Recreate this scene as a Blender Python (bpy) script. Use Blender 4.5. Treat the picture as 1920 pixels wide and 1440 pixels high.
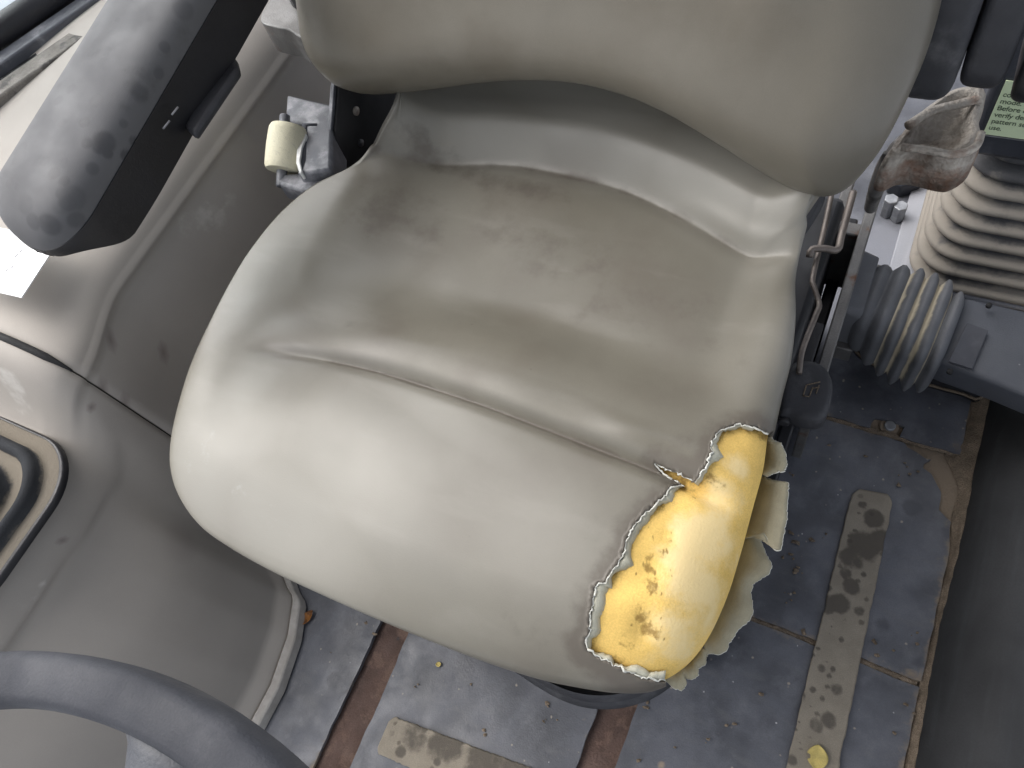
import bpy, bmesh, math
import numpy as np
from mathutils import Matrix, Vector

for o in list(bpy.data.objects):
    bpy.data.objects.remove(o, do_unlink=True)
sc = bpy.context.scene
COL = sc.collection
rng = np.random.default_rng(7)

# ------------------------------------------------------------------ camera
FPX, CAMH = 1400.0, 1.05            # focal length in photo pixels (1920 wide), eye height above the cab floor
_R = np.array([1550., -3200, FPX]); _R /= np.linalg.norm(_R)
_L = np.array([-3340., -1077, FPX]); _L -= _R * (_L @ _R); _L /= np.linalg.norm(_L)
CM = np.array([-_L, _R, np.cross(_R, _L)])
CP = np.array([0, 0, CAMH])
cam = bpy.data.cameras.new("camera")
cam.sensor_width = 36; cam.lens = FPX / 1920 * 36
cam.clip_start = 0.01; cam.clip_end = 500
cam_o = bpy.data.objects.new("camera", cam); COL.objects.link(cam_o)
mw = Matrix.Identity(4)
for i in range(3):
    mw[i][0] = CM[i, 0]; mw[i][1] = -CM[i, 1]; mw[i][2] = -CM[i, 2]; mw[i][3] = CP[i]
cam_o.matrix_world = mw
sc.camera = cam_o

# ------------------------------------------------------------------ light
SUN_AZ = math.radians(-88)          # compass direction the sun stands in, from +Y (rear) towards +X
SUN_EL = math.radians(52)
w = bpy.data.worlds.new("World"); sc.world = w; w.use_nodes = True
wn = w.node_tree.nodes; bg = wn["Background"]
sky = wn.new("ShaderNodeTexSky"); sky.sky_type = 'NISHITA'; sky.sun_disc = False
sky.sun_elevation = SUN_EL; sky.sun_rotation = SUN_AZ
sky.air_density = 1.0; sky.dust_density = 4.0; sky.ozone_density = 1.0
hs_ = wn.new("ShaderNodeHueSaturation"); hs_.inputs["Saturation"].default_value = 0.36      # thin overcast
w.node_tree.links.new(sky.outputs[0], hs_.inputs["Color"]); w.node_tree.links.new(hs_.outputs[0], bg.inputs[0]); bg.inputs[1].default_value = 0.10
sd = bpy.data.lights.new("sun", 'SUN'); sd.energy = 1.3; sd.angle = math.radians(85); sd.color = (1, .985, .965)
so = bpy.data.objects.new("sun", sd); COL.objects.link(so)
sv = Vector((math.sin(SUN_AZ) * math.cos(SUN_EL), math.cos(SUN_AZ) * math.cos(SUN_EL), math.sin(SUN_EL)))
so.rotation_euler = sv.to_track_quat('Z', 'Y').to_euler(); so.location = sv * 5
vs = sc.view_settings
vs.view_transform = 'Standard'; vs.look = 'None'; vs.exposure = 1.25; vs.gamma = 1.0; vs.use_curve_mapping = False

# ------------------------------------------------------------------ helpers
def ray(x, y): return CM @ np.array([(x - 960) / FPX, (y - 720) / FPX, 1.])
def P(x, y, z):                      # the point at height z seen at photo pixel x, y
    r = ray(x, y); return CP + r * ((z - CAMH) / r[2])
def PL(pts, z): return np.array([P(x, y, z) for x, y in pts])
def PY(x, y, Y): r = ray(x, y); return CP + r * (Y / r[1])
def proj(v):
    c = (np.asarray(v) - CP) @ CM
    return c[..., :2] / c[..., 2:3] * FPX + np.array([960, 720])
def sm(t): t = np.clip(t, 0, 1); return t * t * (3 - 2 * t)
def spline(pts, n, closed=False):
    p = np.asarray(pts, float)
    if closed: q = np.vstack([p[-1], p, p[0], p[1]])
    else: q = np.vstack([2 * p[0] - p[1], p, 2 * p[-1] - p[-2]])
    m = len(q) - 3; k = 24; out = []
    for i in range(m):
        a, b, c, d = q[i:i + 4]
        for t in np.linspace(0, 1, k, endpoint=False):
            out.append(.5 * (2 * b + (c - a) * t + (2 * a - 5 * b + 4 * c - d) * t * t + (3 * b - a - 3 * c + d) * t ** 3))
    out.append(q[-2]); out = np.array(out)
    s = np.r_[0, np.cumsum(np.linalg.norm(np.diff(out, axis=0), axis=1))]
    u = np.linspace(0, s[-1], n, endpoint=not closed)
    return np.stack([np.interp(u, s, out[:, j]) for j in range(out.shape[1])], 1)
def inpoly(p, poly):
    x, y = p[:, 0], p[:, 1]; r = np.zeros(len(p), bool); a = poly; b = np.roll(poly, -1, 0)
    for (x1, y1), (x2, y2) in zip(a, b):
        c = ((y1 > y) != (y2 > y))
        r ^= c & (x < (x2 - x1) * (y - y1) / ((y2 - y1) if y2 != y1 else 1e-9) + x1)
    return r
ORI = {}
def tag(o, label, cat, group=None, kind=None):
    if label: o['label'] = label
    if cat: o['category'] = cat
    if group: o['group'] = group
    if kind: o['kind'] = kind
    return o
def thing(name, label, cat, loc, group=None):
    o = bpy.data.objects.new(name, None); COL.objects.link(o); o.empty_display_size = .05
    o.location = loc; ORI[o] = np.array(loc, float)
    return tag(o, label, cat, group)
def mesh(name, v, f, mat, parent=None, smooth=True, attrs=None, bevel=0, bseg=2, solid=0, soff=-1, label=None, sub=0, auto=None):
    v = np.asarray(v, float)
    if parent is None:
        org = np.array([(v[:, 0].min() + v[:, 0].max()) / 2, (v[:, 1].min() + v[:, 1].max()) / 2, v[:, 2].min()])
    else: org = ORI[parent]
    me = bpy.data.meshes.new(name); me.from_pydata((v - org).tolist(), [], [list(map(int, q)) for q in f]); me.update()
    bm = bmesh.new(); bm.from_mesh(me); bmesh.ops.recalc_face_normals(bm, faces=bm.faces); bm.to_mesh(me); bm.free()
    if smooth: me.polygons.foreach_set('use_smooth', [True] * len(me.polygons))
    for k, a in (attrs or {}).items():
        at = me.attributes.new(k, 'FLOAT', 'POINT'); at.data.foreach_set('value', np.asarray(a, np.float32))
    o = bpy.data.objects.new(name, me); COL.objects.link(o); me.materials.append(mat)
    if parent is None: o.location = org
    else: o.parent = parent
    ORI[o] = org
    if solid:
        m = o.modifiers.new('s', 'SOLIDIFY'); m.thickness = solid; m.offset = soff
    if bevel:
        m = o.modifiers.new('b', 'BEVEL'); m.width = bevel; m.segments = bseg; m.limit_method = 'ANGLE'; m.angle_limit = math.radians(35)
        m.harden_normals = False
        if smooth is True and auto is None: auto = 40
    if sub:
        m = o.modifiers.new('u', 'SUBSURF'); m.levels = m.render_levels = sub
    if auto:
        try: me.set_sharp_from_angle(angle=math.radians(auto))
        except Exception: pass
    if label: o['label'] = label
    return o
def loft(rings, closed=True, caps=True):
    rings = [np.asarray(r, float) for r in rings]; n = len(rings[0]); v = np.vstack(rings); f = []
    for i in range(len(rings) - 1):
        for j in range(n if closed else n - 1):
            k = (j + 1) % n
            f.append((i * n + j, i * n + k, (i + 1) * n + k, (i + 1) * n + j))
    if caps and closed:
        f.append(tuple(range(n))[::-1]); f.append(tuple(range((len(rings) - 1) * n, len(rings) * n)))
    return v, f
def tube(path, rad, seg=12, caps=True, up=(0, 0, 1), flat=1.0):
    p = np.asarray(path, float); t = np.gradient(p, axis=0); t /= np.linalg.norm(t, axis=1)[:, None]
    rad = np.broadcast_to(np.asarray(rad, float), (len(p),)); rings = []
    for c, d, r in zip(p, t, rad):
        u = np.array(up, float)
        if abs(u @ d) > .95: u = np.array([1., 0, 0])
        a = np.cross(d, u); a /= np.linalg.norm(a); b = np.cross(a, d)
        th = np.linspace(0, 2 * np.pi, seg, endpoint=False)
        rings.append(c + r * (np.cos(th)[:, None] * a + flat * np.sin(th)[:, None] * b))
    return loft(rings, True, caps)
def prism(top, down):                # polygon (n,3) extruded by vector down
    top = np.asarray(top, float); n = len(top); v = np.vstack([top, top + np.asarray(down, float)])
    f = [tuple(range(n)), tuple(range(n, 2 * n))[::-1]] + [(i, n + i, n + (i + 1) % n, (i + 1) % n) for i in range(n)]
    return v, f
def box(x0, x1, y0, y1, z0, z1): return prism([(x0, y0, z1), (x1, y0, z1), (x1, y1, z1), (x0, y1, z1)], (0, 0, z0 - z1))
def rrect(cx, cy, hx, hy, r, n=6):
    out = []
    for (sx, sy, a0) in ((1, 1, 0), (-1, 1, 90), (-1, -1, 180), (1, -1, 270)):
        for a in np.linspace(a0, a0 + 90, n):
            out.append((cx + sx * (hx - r) + r * math.cos(math.radians(a)), cy + sy * (hy - r) + r * math.sin(math.radians(a))))
    return np.array(out)
def joinvf(parts):
    V = []; F = []; o = 0
    for v, f in parts:
        V.append(np.asarray(v, float)); F += [tuple(i + o for i in q) for q in f]; o += len(v)
    return np.vstack(V), F
def noise1(n, amp, k=5, seed=0):
    r = np.random.default_rng(seed); a = r.normal(0, 1, n + 2 * k); ker = np.hanning(k + 2)[1:-1]; ker /= ker.sum()
    a = np.convolve(a, ker, 'same')[k:k + n]; return amp * a / (a.std() + 1e-9)
def cyl(c, axis, r, h, seg=20):
    c = np.array(c, float); a = np.array(axis, float); a /= np.linalg.norm(a)
    return tube([c - a * h / 2, c + a * h / 2], r, seg)

# ------------------------------------------------------------------ materials
def mat(name, col, rough=.5, var=.12, scale=6, bump=.1, bscale=250, fine=.06, metal=0, spec=.5, attrs=(), col2=None, c2scale=9, c2lo=.5, c2hi=.62,
        flecks=None, rvar=.12, bdist=.002, streak=None, transmission=0):
    m = bpy.data.materials.new(name); m.use_nodes = True; N = m.node_tree.nodes; L = m.node_tree.links
    b = N["Principled BSDF"]; tc = N.new("ShaderNodeTexCoord"); oc = tc.outputs["Object"]
    def nz(s, det=4, ro=.55):
        n = N.new("ShaderNodeTexNoise"); n.inputs["Scale"].default_value = s; n.inputs["Detail"].default_value = det
        n.inputs["Roughness"].default_value = ro; L.new(oc, n.inputs["Vector"]); return n.outputs["Fac"]
    def rng_(fac, a, c, lo, hi):
        n = N.new("ShaderNodeMapRange"); n.inputs[1].default_value = a; n.inputs[2].default_value = c
        n.inputs[3].default_value = lo; n.inputs[4].default_value = hi; n.interpolation_type = 'SMOOTHSTEP'; L.new(fac, n.inputs[0]); return n.outputs[0]
    def mix(fac, a, c):
        n = N.new("ShaderNodeMix"); n.data_type = 'RGBA'
        if isinstance(fac, float): n.inputs[0].default_value = fac
        else: L.new(fac, n.inputs[0])
        for s, x in ((6, a), (7, c)):
            if isinstance(x, tuple): n.inputs[s].default_value = (*x, 1)
            else: L.new(x, n.inputs[s])
        return n.outputs[2]
    def mul(a, c):
        n = N.new("ShaderNodeMath"); n.operation = 'MULTIPLY'
        for s, x in ((0, a), (1, c)):
            if isinstance(x, (int, float)): n.inputs[s].default_value = x
            else: L.new(x, n.inputs[s])
        return n.outputs[0]
    lo = tuple(c * (1 - var) for c in col); hi = tuple(min(1, c * (1 + var)) for c in col)
    c = mix(rng_(nz(scale), .3, .7, 0, 1), lo, hi)
    if col2 is not None: c = mix(rng_(nz(c2scale, 6, .62), c2lo, c2hi, 0, 1), c, col2)
    if streak is not None:
        mp = N.new("ShaderNodeMapping"); mp.inputs["Scale"].default_value = streak[1]; L.new(oc, mp.inputs["Vector"])
        n = N.new("ShaderNodeTexNoise"); n.inputs["Scale"].default_value = 1; n.inputs["Detail"].default_value = 5; L.new(mp.outputs[0], n.inputs["Vector"])
        c = mix(rng_(n.outputs["Fac"], .52, .72, 0, streak[2]), c, streak[0])
    if fine:
        c = mix(mul(rng_(nz(bscale * 1.7, 2), .35, .65, 0, 1), fine * 2), c, tuple(x * .45 for x in col))
    if flecks is not None:
        for (fc, fs, fr, ft) in flecks:
            vo = N.new("ShaderNodeTexVoronoi"); vo.inputs["Scale"].default_value = fs; L.new(oc, vo.inputs["Vector"])
            dn = N.new("ShaderNodeMath"); dn.operation = 'ADD'; L.new(vo.outputs["Distance"], dn.inputs[0])
            L.new(mul(nz(fs * 3, 2), .25), dn.inputs[1])
            near = rng_(dn.outputs[0], fr, fr + .12, 1, 0)
            sp = N.new("ShaderNodeSeparateColor"); L.new(vo.outputs["Color"], sp.inputs[0])
            c = mix(mul(near, rng_(sp.outputs[0], ft, ft + .04, 0, .85)), c, fc)
    rf = rng_(nz(scale * 2.3), .3, .7, max(0, rough - rvar), min(1, rough + rvar))
    for (an, ac, ar, st, br) in attrs:      # attribute name, colour, roughness, strength, break-up scale
        at = N.new("ShaderNodeAttribute"); at.attribute_name = an; fa = at.outputs["Fac"]
        if br:
            ad = N.new("ShaderNodeMath"); ad.operation = 'ADD'; L.new(fa, ad.inputs[0])
            mm = N.new("ShaderNodeMath"); mm.operation = 'MULTIPLY_ADD'; L.new(nz(br, 6, .65), mm.inputs[0]); mm.inputs[1].default_value = 1.1; mm.inputs[2].default_value = -.55
            L.new(mm.outputs[0], ad.inputs[1]); fa = mul(rng_(ad.outputs[0], .3, .7, 0, st), rng_(at.outputs["Fac"], .02, .2, 0, 1))
        else: fa = mul(fa, st)
        c = mix(fa, c, ac)
        if ar is not None:
            n = N.new("ShaderNodeMix"); L.new(fa, n.inputs[0]); L.new(rf, n.inputs[2]); n.inputs[3].default_value = ar; rf = n.outputs[0]
    L.new(c, b.inputs["Base Color"]); L.new(rf, b.inputs["Roughness"])
    b.inputs["Metallic"].default_value = metal; b.inputs["Specular IOR Level"].default_value = spec
    if bump:
        bn = N.new("ShaderNodeBump"); bn.inputs["Strength"].default_value = bump; bn.inputs["Distance"].default_value = bdist
        L.new(nz(bscale, 3), bn.inputs["Height"]); L.new(bn.outputs[0], b.inputs["Normal"])
    return m

M = {}
M['vinyl'] = mat('seat_vinyl', (.172, .160, .130), .37, .10, 5, .14, 900, .06, rvar=.09, col2=(.145, .128, .104), c2scale=7, c2lo=.42, c2hi=.75, flecks=(((.11, .098, .08), 70, .11, .95),), streak=((.22, .207, .175), (9, 30, 9), .5), bdist=.0006,
                 attrs=(('wear_and_light', (.345, .332, .298), .40, .85, 0), ('grime_shade', (.098, .082, .066), .5, .72, 24), ('white', (.55, .54, .52), .5, .35, 60)))
M['vinyl_back'] = mat('backrest_vinyl', (.185, .168, .135), .37, .10, 5, .14, 900, .06, rvar=.08, col2=(.155, .136, .105), c2scale=6, c2lo=.45, c2hi=.75, streak=((.22, .20, .165), (12, 12, 5), .4), flecks=(((.12, .105, .08), 60, .12, .95),), bdist=.0006,
                      attrs=(('grime_shade', (.105, .088, .066), .5, .6, 22),))
M['foam'] = mat('yellow_foam', (.84, .575, .18), 1.0, .12, 18, .35, 420, .10, spec=.03, bdist=.0016, rvar=0,
                attrs=(('pale', (.85, .68, .37), 1.0, .85, 30), ('dirt', (.26, .16, .05), .9, .85, 160)))
M['backing'] = mat('cover_backing', (.50, .49, .40), .85, .10, 25, .3, 700, .06, spec=.2)
M['flap'] = mat('flap_lining', (.40, .365, .26), .8, .14, 25, .3, 700, .06, spec=.2)
M['fray'] = mat('frayed_edge', (.72, .72, .66), .9, .10, 60, .4, 900, .06, spec=.1)
M['console'] = mat('console_plastic', (.385, .353, .318), .70, .06, 5, .12, 700, .04, rvar=.05, bdist=.0005,
                   attrs=(('stain', (.16, .13, .12), .5, .8, 0), ('dust', (.62, .60, .56), .7, .6, 30)))
M['gap'] = mat('shadow_gap_rubber', (.012, .012, .013), .8, .1)
M['pad'] = mat('armrest_rubber', (.112, .112, .117), .72, .06, 9, .25, 1200, .06, bdist=.0005,
               attrs=(('grime_shade', (.045, .045, .045), .7, .8, 24), ('spot', (.035, .035, .04), .5, .75, 0)))
M['black'] = mat('black_plastic', (.014, .014, .017), .45, .2, 9, .15, 500, .05)
M['blackdust'] = mat('dusty_black_plastic', (.035, .036, .042), .6, .2, 14, .2, 500, .05, col2=(.10, .10, .105), c2scale=22, c2lo=.52, c2hi=.75)
M['wheel'] = mat('wheel_rubber', (.062, .065, .077), .66, .12, 18, .35, 900, .08, spec=.3, bdist=.0006, col2=(.105, .107, .12), c2scale=30, c2lo=.50, c2hi=.8)
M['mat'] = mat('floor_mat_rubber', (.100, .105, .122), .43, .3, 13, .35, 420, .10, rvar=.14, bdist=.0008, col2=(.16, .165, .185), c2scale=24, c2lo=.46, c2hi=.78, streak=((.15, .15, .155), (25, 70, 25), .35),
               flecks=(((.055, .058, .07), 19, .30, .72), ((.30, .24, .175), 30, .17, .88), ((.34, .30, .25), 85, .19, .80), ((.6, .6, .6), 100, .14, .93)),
               attrs=(('rear_sheen', (.30, .31, .35), .5, .75, 9), ('dirt', (.27, .215, .155), .9, .95, 60)))
M['tape'] = mat('grip_tape', (.35, .31, .25), .9, .10, 30, .9, 1300, .2, spec=.2, bdist=.0012, flecks=(((.15, .13, .105), 55, .24, .62), ((.40, .37, .30), 110, .14, .9)),
                attrs=(('wet', (.105, .092, .078), .7, .85, 45),))
M['rust'] = mat('rusty_floor_plate', (.105, .068, .056), .8, .28, 18, .6, 300, .15, metal=0, spec=.3, col2=(.16, .105, .082), c2scale=35,
                attrs=(('dirt', (.27, .215, .16), .95, 1.0, 40),), flecks=(((.06, .05, .05), 60, .2, .8),))
M['sill'] = mat('sill_rubber', (.042, .043, .045), .8, .25, 7, .25, 350, .06, spec=.2, flecks=(((.3, .3, .3), 60, .09, .965), ((.09, .09, .09), 22, .18, .9)), streak=((.075, .08, .085), (60, 6, 60), .25))
M['dirt'] = mat('packed_dirt', (.27, .215, .16), .95, .25, 60, .9, 500, .3, spec=.1, bdist=.003)
M['bellow'] = mat('dusty_bellows', (.105, .105, .11), .8, .2, 14, .3, 500, .1, attrs=(('dust', (.33, .30, .26), .95, 1.0, 22),))
M['bootblack'] = mat('black_boot_rubber', (.034, .036, .040), .9, .2, 14, .3, 500, .1, spec=.15, attrs=(('dust', (.20, .176, .142), .95, .95, 40),))
M['greyplastic'] = mat('grey_lever_plastic', (.070, .076, .092), .5, .12, 10, .2, 600, .06, flecks=(((.25, .25, .26), 90, .12, .93),))
M['ribgrey'] = mat('grey_boot_rubber', (.12, .124, .135), .62, .14, 18, .25, 600, .08, attrs=(('dust', (.52, .46, .34), .95, .9, 30),))
M['lightplate'] = mat('pale_base_plate', (.42, .43, .47), .5, .08, 9, .15, 400, .06, streak=((.55, .55, .58), (90, 4, 4), .4))
M['steel'] = mat('dirty_steel', (.16, .155, .15), .5, .2, 20, .3, 400, .1, metal=.4, col2=(.14, .07, .04), c2scale=30, c2lo=.55, c2hi=.7)
M['rod'] = mat('rod_steel', (.20, .17, .15), .45, .2, 30, .2, 400, .1, metal=.5)
M['cast'] = mat('rusted_cast_bracket', (.42, .38, .33), .55, .2, 16, .8, 150, .15, metal=.25, col2=(.12, .085, .06), c2scale=20, c2lo=.47, c2hi=.68, bdist=.004,
                attrs=(('rust', (.20, .10, .06), .9, .8, 50),))
M['railtan'] = mat('dusty_rail', (.20, .185, .165), .8, .25, 30, .4, 300, .15, col2=(.09, .085, .08), c2scale=40)
M['zinc'] = mat('zinc_bolt', (.36, .37, .39), .45, .3, 30, .3, 300, .08, metal=.5)
M['white'] = mat('white_sticker', (.86, .86, .86), .5, .02, 20, .05, 600, .0)
M['ink'] = mat('faint_ink', (.45, .45, .47), .6, .05)
M['green'] = mat('pale_green_label', (.72, .84, .56), .5, .04, 20, .05, 600, .03)
M['print'] = mat('label_print', (.05, .08, .05), .6, .05)
M['cream'] = mat('cream_webbing', (.66, .62, .46), .75, .06, 12, .3, 700, .06, streak=((.50, .47, .36), (300, 300, 12), .5))
M['whiteplastic'] = mat('white_plastic', (.74, .74, .72), .5, .04)
M['bluegrey'] = mat('retractor_plastic', (.10, .105, .12), .5, .15, 20, .2, 500, .06, col2=(.30, .30, .32), c2scale=24, c2lo=.50, c2hi=.72)
M['leafy'] = mat('yellow_leaf', (.60, .48, .16), .7, .2, 60, .4, 600, .1)
M['leafo'] = mat('orange_leaf', (.42, .17, .035), .6, .3, 90, .5, 600, .2, col2=(.12, .05, .02), c2scale=120)
M['ground'] = mat('outside_ground', (.42, .44, .47), .9, .25, .8, .2, 20, .05)
M['darkpaint'] = mat('dark_pod_paint', (.042, .046, .058), .45, .12, 10, .15, 500, .05, col2=(.07, .075, .09), c2scale=16)
gm = bpy.data.materials.new('window_glass'); gm.use_nodes = True
b = gm.node_tree.nodes["Principled BSDF"]; b.inputs["Base Color"].default_value = (.86, .92, .94, 1); b.inputs["Roughness"].default_value = .03
b.inputs["Transmission Weight"].default_value = 1.0; b.inputs["IOR"].default_value = 1.05
M['glass'] = gm

def surf_spots(v, spots, power=2.2, soft=.35):
    """marks on a mesh: each spot finds the vertex it lies on, then is a round patch of that surface"""
    a = np.zeros(len(v)); q = proj(v); dep = np.linalg.norm(v - CP, axis=1)
    for (x, y, r, s) in spots:
        d = np.hypot(q[:, 0] - x, q[:, 1] - y); near = d < max(8, d.min() + 4); i = np.where(near)[0][np.argmin(dep[near])]
        rw = r * dep[i] / FPX; dd = np.linalg.norm(v - v[i], axis=1)
        a = np.maximum(a, s * sm((rw * (1 + soft) - dd) / (2 * soft * rw)))
    return a

# ================================================================== THE SETTING
def grid(x0, x1, y0, y1, nx, ny, zf):
    xs = np.linspace(x0, x1, nx); ys = np.linspace(y0, y1, ny); X, Y = np.meshgrid(xs, ys); Z = zf(X, Y)
    v = np.stack([X.ravel(), Y.ravel(), Z.ravel()], 1)
    f = [(j * nx + i, j * nx + i + 1, (j + 1) * nx + i + 1, (j + 1) * nx + i) for j in range(ny - 1) for i in range(nx - 1)]
    return v, f
v, f = grid(-1.3, .6, -.7, 1.6, 96, 116, lambda X, Y: 0 * X)
fl = mesh('cab_floor', v, f, M['rust'], attrs={'dirt': sm((v[:, 0] + .0) / .05) * 1.0}); tag(fl, None, None, kind='structure')
v, f = grid(-40, 40, -40, 40, 2, 2, lambda X, Y: 0 * X - 1.1)
tag(mesh('ground', v, f, M['ground']), None, None, kind='structure')

tag(mesh('roof_light_blocker', *box(-.66, .40, -.75, .95, 1.72, 1.78), M['console'], bevel=.02), None, None, kind='structure')  # unseen roof slab, added and sized to cut the light from above

# door sill on the right: black rubber rising from the floor and turning flat
prof = [(.214, -.02), (.216, .004), (.222, .03), (.235, .06), (.26, .082), (.30, .092), (.6, .10)]
prof = spline(np.array(prof), 30)
ys = np.linspace(-.7, .66, 40)
rings = [np.stack([prof[:, 0] + .0015 * math.sin(y * 17), np.full(len(prof), y), prof[:, 1] * (1 - .75 * sm((y - .5) / .16))], 1) for y in ys]
v, f = loft(rings, closed=False, caps=False)
tag(mesh('door_sill', v, f, M['sill'], solid=.006), 'black rubber covered door sill beside the floor mats', 'door sill')

# packed dirt along the foot of the sill
n = 160; yy = np.linspace(-.3, .72, n)
wv = .0055 + .0018 * np.abs(noise1(n, 1, 9, 3)) + .030 * np.exp(-((yy - .545) / .035) ** 2) + .008 * sm((yy - .56) / .08)
rows = []
for k, t in enumerate(np.linspace(0, 1, 6)):
    rows.append(np.stack([.219 - wv * t - .004 * (t > .9), yy, .0105 * (1 - t ** 2) + .0025 + noise1(n, .0012, 3, 10 + k)], 1))
v, f = loft(rows, closed=False, caps=False)
tag(mesh('packed_dirt', v, f, M['dirt']), 'tan dirt packed along the foot of the black sill', 'dirt', kind='stuff')

n = 120; parts_ = []
for (x0_, x1_, y_, w_) in [(-.09, .205, .2268, .0042), (-.09, .19, .5405, .0045)]:
    xx = np.linspace(x0_, x1_, n); w2 = w_ * (.75 + .35 * np.abs(noise1(n, 1, 7, 61)))
    parts_.append(loft([np.stack([xx, y_ + w2 * t_, .0072 - .0016 * t_ * t_ + noise1(n, .0005, 3, 70 + int(t_ * 5))], 1) for t_ in (-1, -.4, 0, .4, 1)], closed=False, caps=False))
tag(mesh('seam_dirt', *joinvf(parts_), M['dirt']), 'brown dirt filling the seams between the floor mats', 'dirt', kind='stuff')

# ------------------------------------------------------------------ floor mats
def edge_poly(pts, step=.006, amp=.0006, seed=1):
    pts = np.asarray(pts, float); out = []
    for i in range(len(pts)):
        a, b_ = pts[i], pts[(i + 1) % len(pts)]; L_ = np.linalg.norm(b_ - a); k = max(1, int(L_ / step))
        d = (b_ - a) / L_; nrm = np.array([-d[1], d[0]]); nn = noise1(k + 2, amp, 5, seed + i)[:k]; nn[0] = 0
        for j in range(k): out.append(a + (b_ - a) * j / k + nrm * nn[j])
    return np.array(out)
def floor_mat(name, pts, zt, th, label, seed, dirtf=None, amp=.0006):
    o2 = edge_poly(pts, seed=seed, amp=amp); top = np.c_[o2, np.full(len(o2), zt)]
    # dense top by triangulated grid: bisect fill
    bm = bmesh.new(); vs_ = [bm.verts.new(p) for p in top]; fc = bm.faces.new(vs_)
    xs = np.arange(o2[:, 0].min() + .02, o2[:, 0].max(), .02); ys_ = np.arange(o2[:, 1].min() + .02, o2[:, 1].max(), .02)
    for x in xs: bmesh.ops.bisect_plane(bm, geom=bm.verts[:] + bm.edges[:] + bm.faces[:], plane_co=(x, 0, 0), plane_no=(1, 0, 0))
    for y in ys_: bmesh.ops.bisect_plane(bm, geom=bm.verts[:] + bm.edges[:] + bm.faces[:], plane_co=(0, y, 0), plane_no=(0, 1, 0))
    r = bmesh.ops.extrude_face_region(bm, geom=bm.faces[:])
    for g in r['geom']:
        if isinstance(g, bmesh.types.BMVert): g.co.z -= th
    bm.verts.index_update()
    v = np.array([q.co[:] for q in bm.verts]); f = [[q.index for q in fa.verts] for fa in bm.faces]; bm.free()
    up = np.isclose(v[:, 2], zt)
    wob = .0012 * np.sin(v[:, 0] * 23 + seed) * np.sin(v[:, 1] * 19 + 2 * seed); v[up, 2] += wob[up]
    a = dirtf(v) if dirtf else np.zeros(len(v))
    fi = .8 * sm((v[:, 1] - .56) / .16) * sm((.12 - v[:, 0]) / .1 + .6) * sm((1.0 - v[:, 1]) / .15)  # rear window reflection painted as a paler tone on the rear mat
    o = mesh(name, v, f, M['mat'], attrs={'dirt': a, 'rear_sheen': fi}, smooth=True, auto=40)
    return tag(o, label, 'floor mat', 'rubber mats on the cab floor')
def seamdirt(lines):
    def fn(v):
        a = np.zeros(len(v))
        for (ax, val, w_, s) in lines:
            a = np.maximum(a, s * np.exp(-((v[:, ax] - val) / w_) ** 2))
        return a
    return fn
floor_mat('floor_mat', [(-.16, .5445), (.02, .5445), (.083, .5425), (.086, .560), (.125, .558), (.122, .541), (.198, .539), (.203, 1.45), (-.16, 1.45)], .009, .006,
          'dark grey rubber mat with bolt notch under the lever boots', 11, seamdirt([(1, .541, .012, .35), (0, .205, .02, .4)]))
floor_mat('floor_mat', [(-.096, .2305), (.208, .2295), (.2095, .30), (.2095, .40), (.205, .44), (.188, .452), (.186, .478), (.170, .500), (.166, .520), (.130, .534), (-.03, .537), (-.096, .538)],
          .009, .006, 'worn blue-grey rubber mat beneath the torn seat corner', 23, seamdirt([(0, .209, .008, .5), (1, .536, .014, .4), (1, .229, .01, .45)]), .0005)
floor_mat('floor_mat', [(-.094, -.55), (.208, -.55), (.209, .10), (.208, .2225), (-.094, .2255)], .008, .005,
          'dark rubber mat in front of the seat beside the sill', 35, seamdirt([(0, .209, .008, .5), (1, .226, .010, .45)]), .0004)
floor_mat('floor_mat', [(-.412, -.55), (-.141, -.55), (-.137, .3), (-.426, .3), (-.428, .045), (-.420, .034), (-.419, .0), (-.415, -.06), (-.414, -.12)], .009, .006,
          'grey rubber mat between the two rusty floor strips', 47, seamdirt([(0, -.139, .008, .3)]), .0005)
floor_mat('floor_mat', [(-.72, -.55), (-.459, -.55), (-.461, -.17), (-.466, .04), (-.468, .3), (-.72, .3)], .010, .007,
          'narrow dark rubber mat beside the console foot', 59, seamdirt([(0, -.461, .004, .5)]), .0005)

# ------------------------------------------------------------------ grip tape strips
def tape(pts2, z, label, spots, seed):
    a, b_, c, d = [np.array(p) for p in pts2]      # a-b one short end, d-c other
    nu, nv_ = 26, 180; v = []
    ja = noise1(nv_, .0004, 4, seed); jb = noise1(nv_, .0004, 4, seed + 1)
    for j in range(nv_):
        t = j / (nv_ - 1); l = a + (d - a) * t; r = b_ + (c - b_) * t; dr = (r - l) / np.linalg.norm(r - l)
        l = l + dr * ja[j]; r = r + dr * jb[j]
        if t < .03: k = .008 * (1 - t / .03) ** 2; l = l + dr * k; r = r - dr * k
        for i in range(nu): v.append((*(l + (r - l) * i / (nu - 1)), z + .0008))
    v = np.array(v); v[:, 2] += rng.normal(0, .0001, len(v))
    f = [(j * nu + i, j * nu + i + 1, (j + 1) * nu + i + 1, (j + 1) * nu + i) for j in range(nv_ - 1) for i in range(nu - 1)]
    o = mesh('grip_tape', v, f, M['tape'], attrs={'wet': surf_spots(v, [(a1, b1, c1 * .8, d1 * .85) for a1, b1, c1, d1 in spots], soft=.5)}, solid=.0016, soff=0)
    return tag(o, label, 'grip tape', 'grip tape strips on the floor mats')
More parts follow.
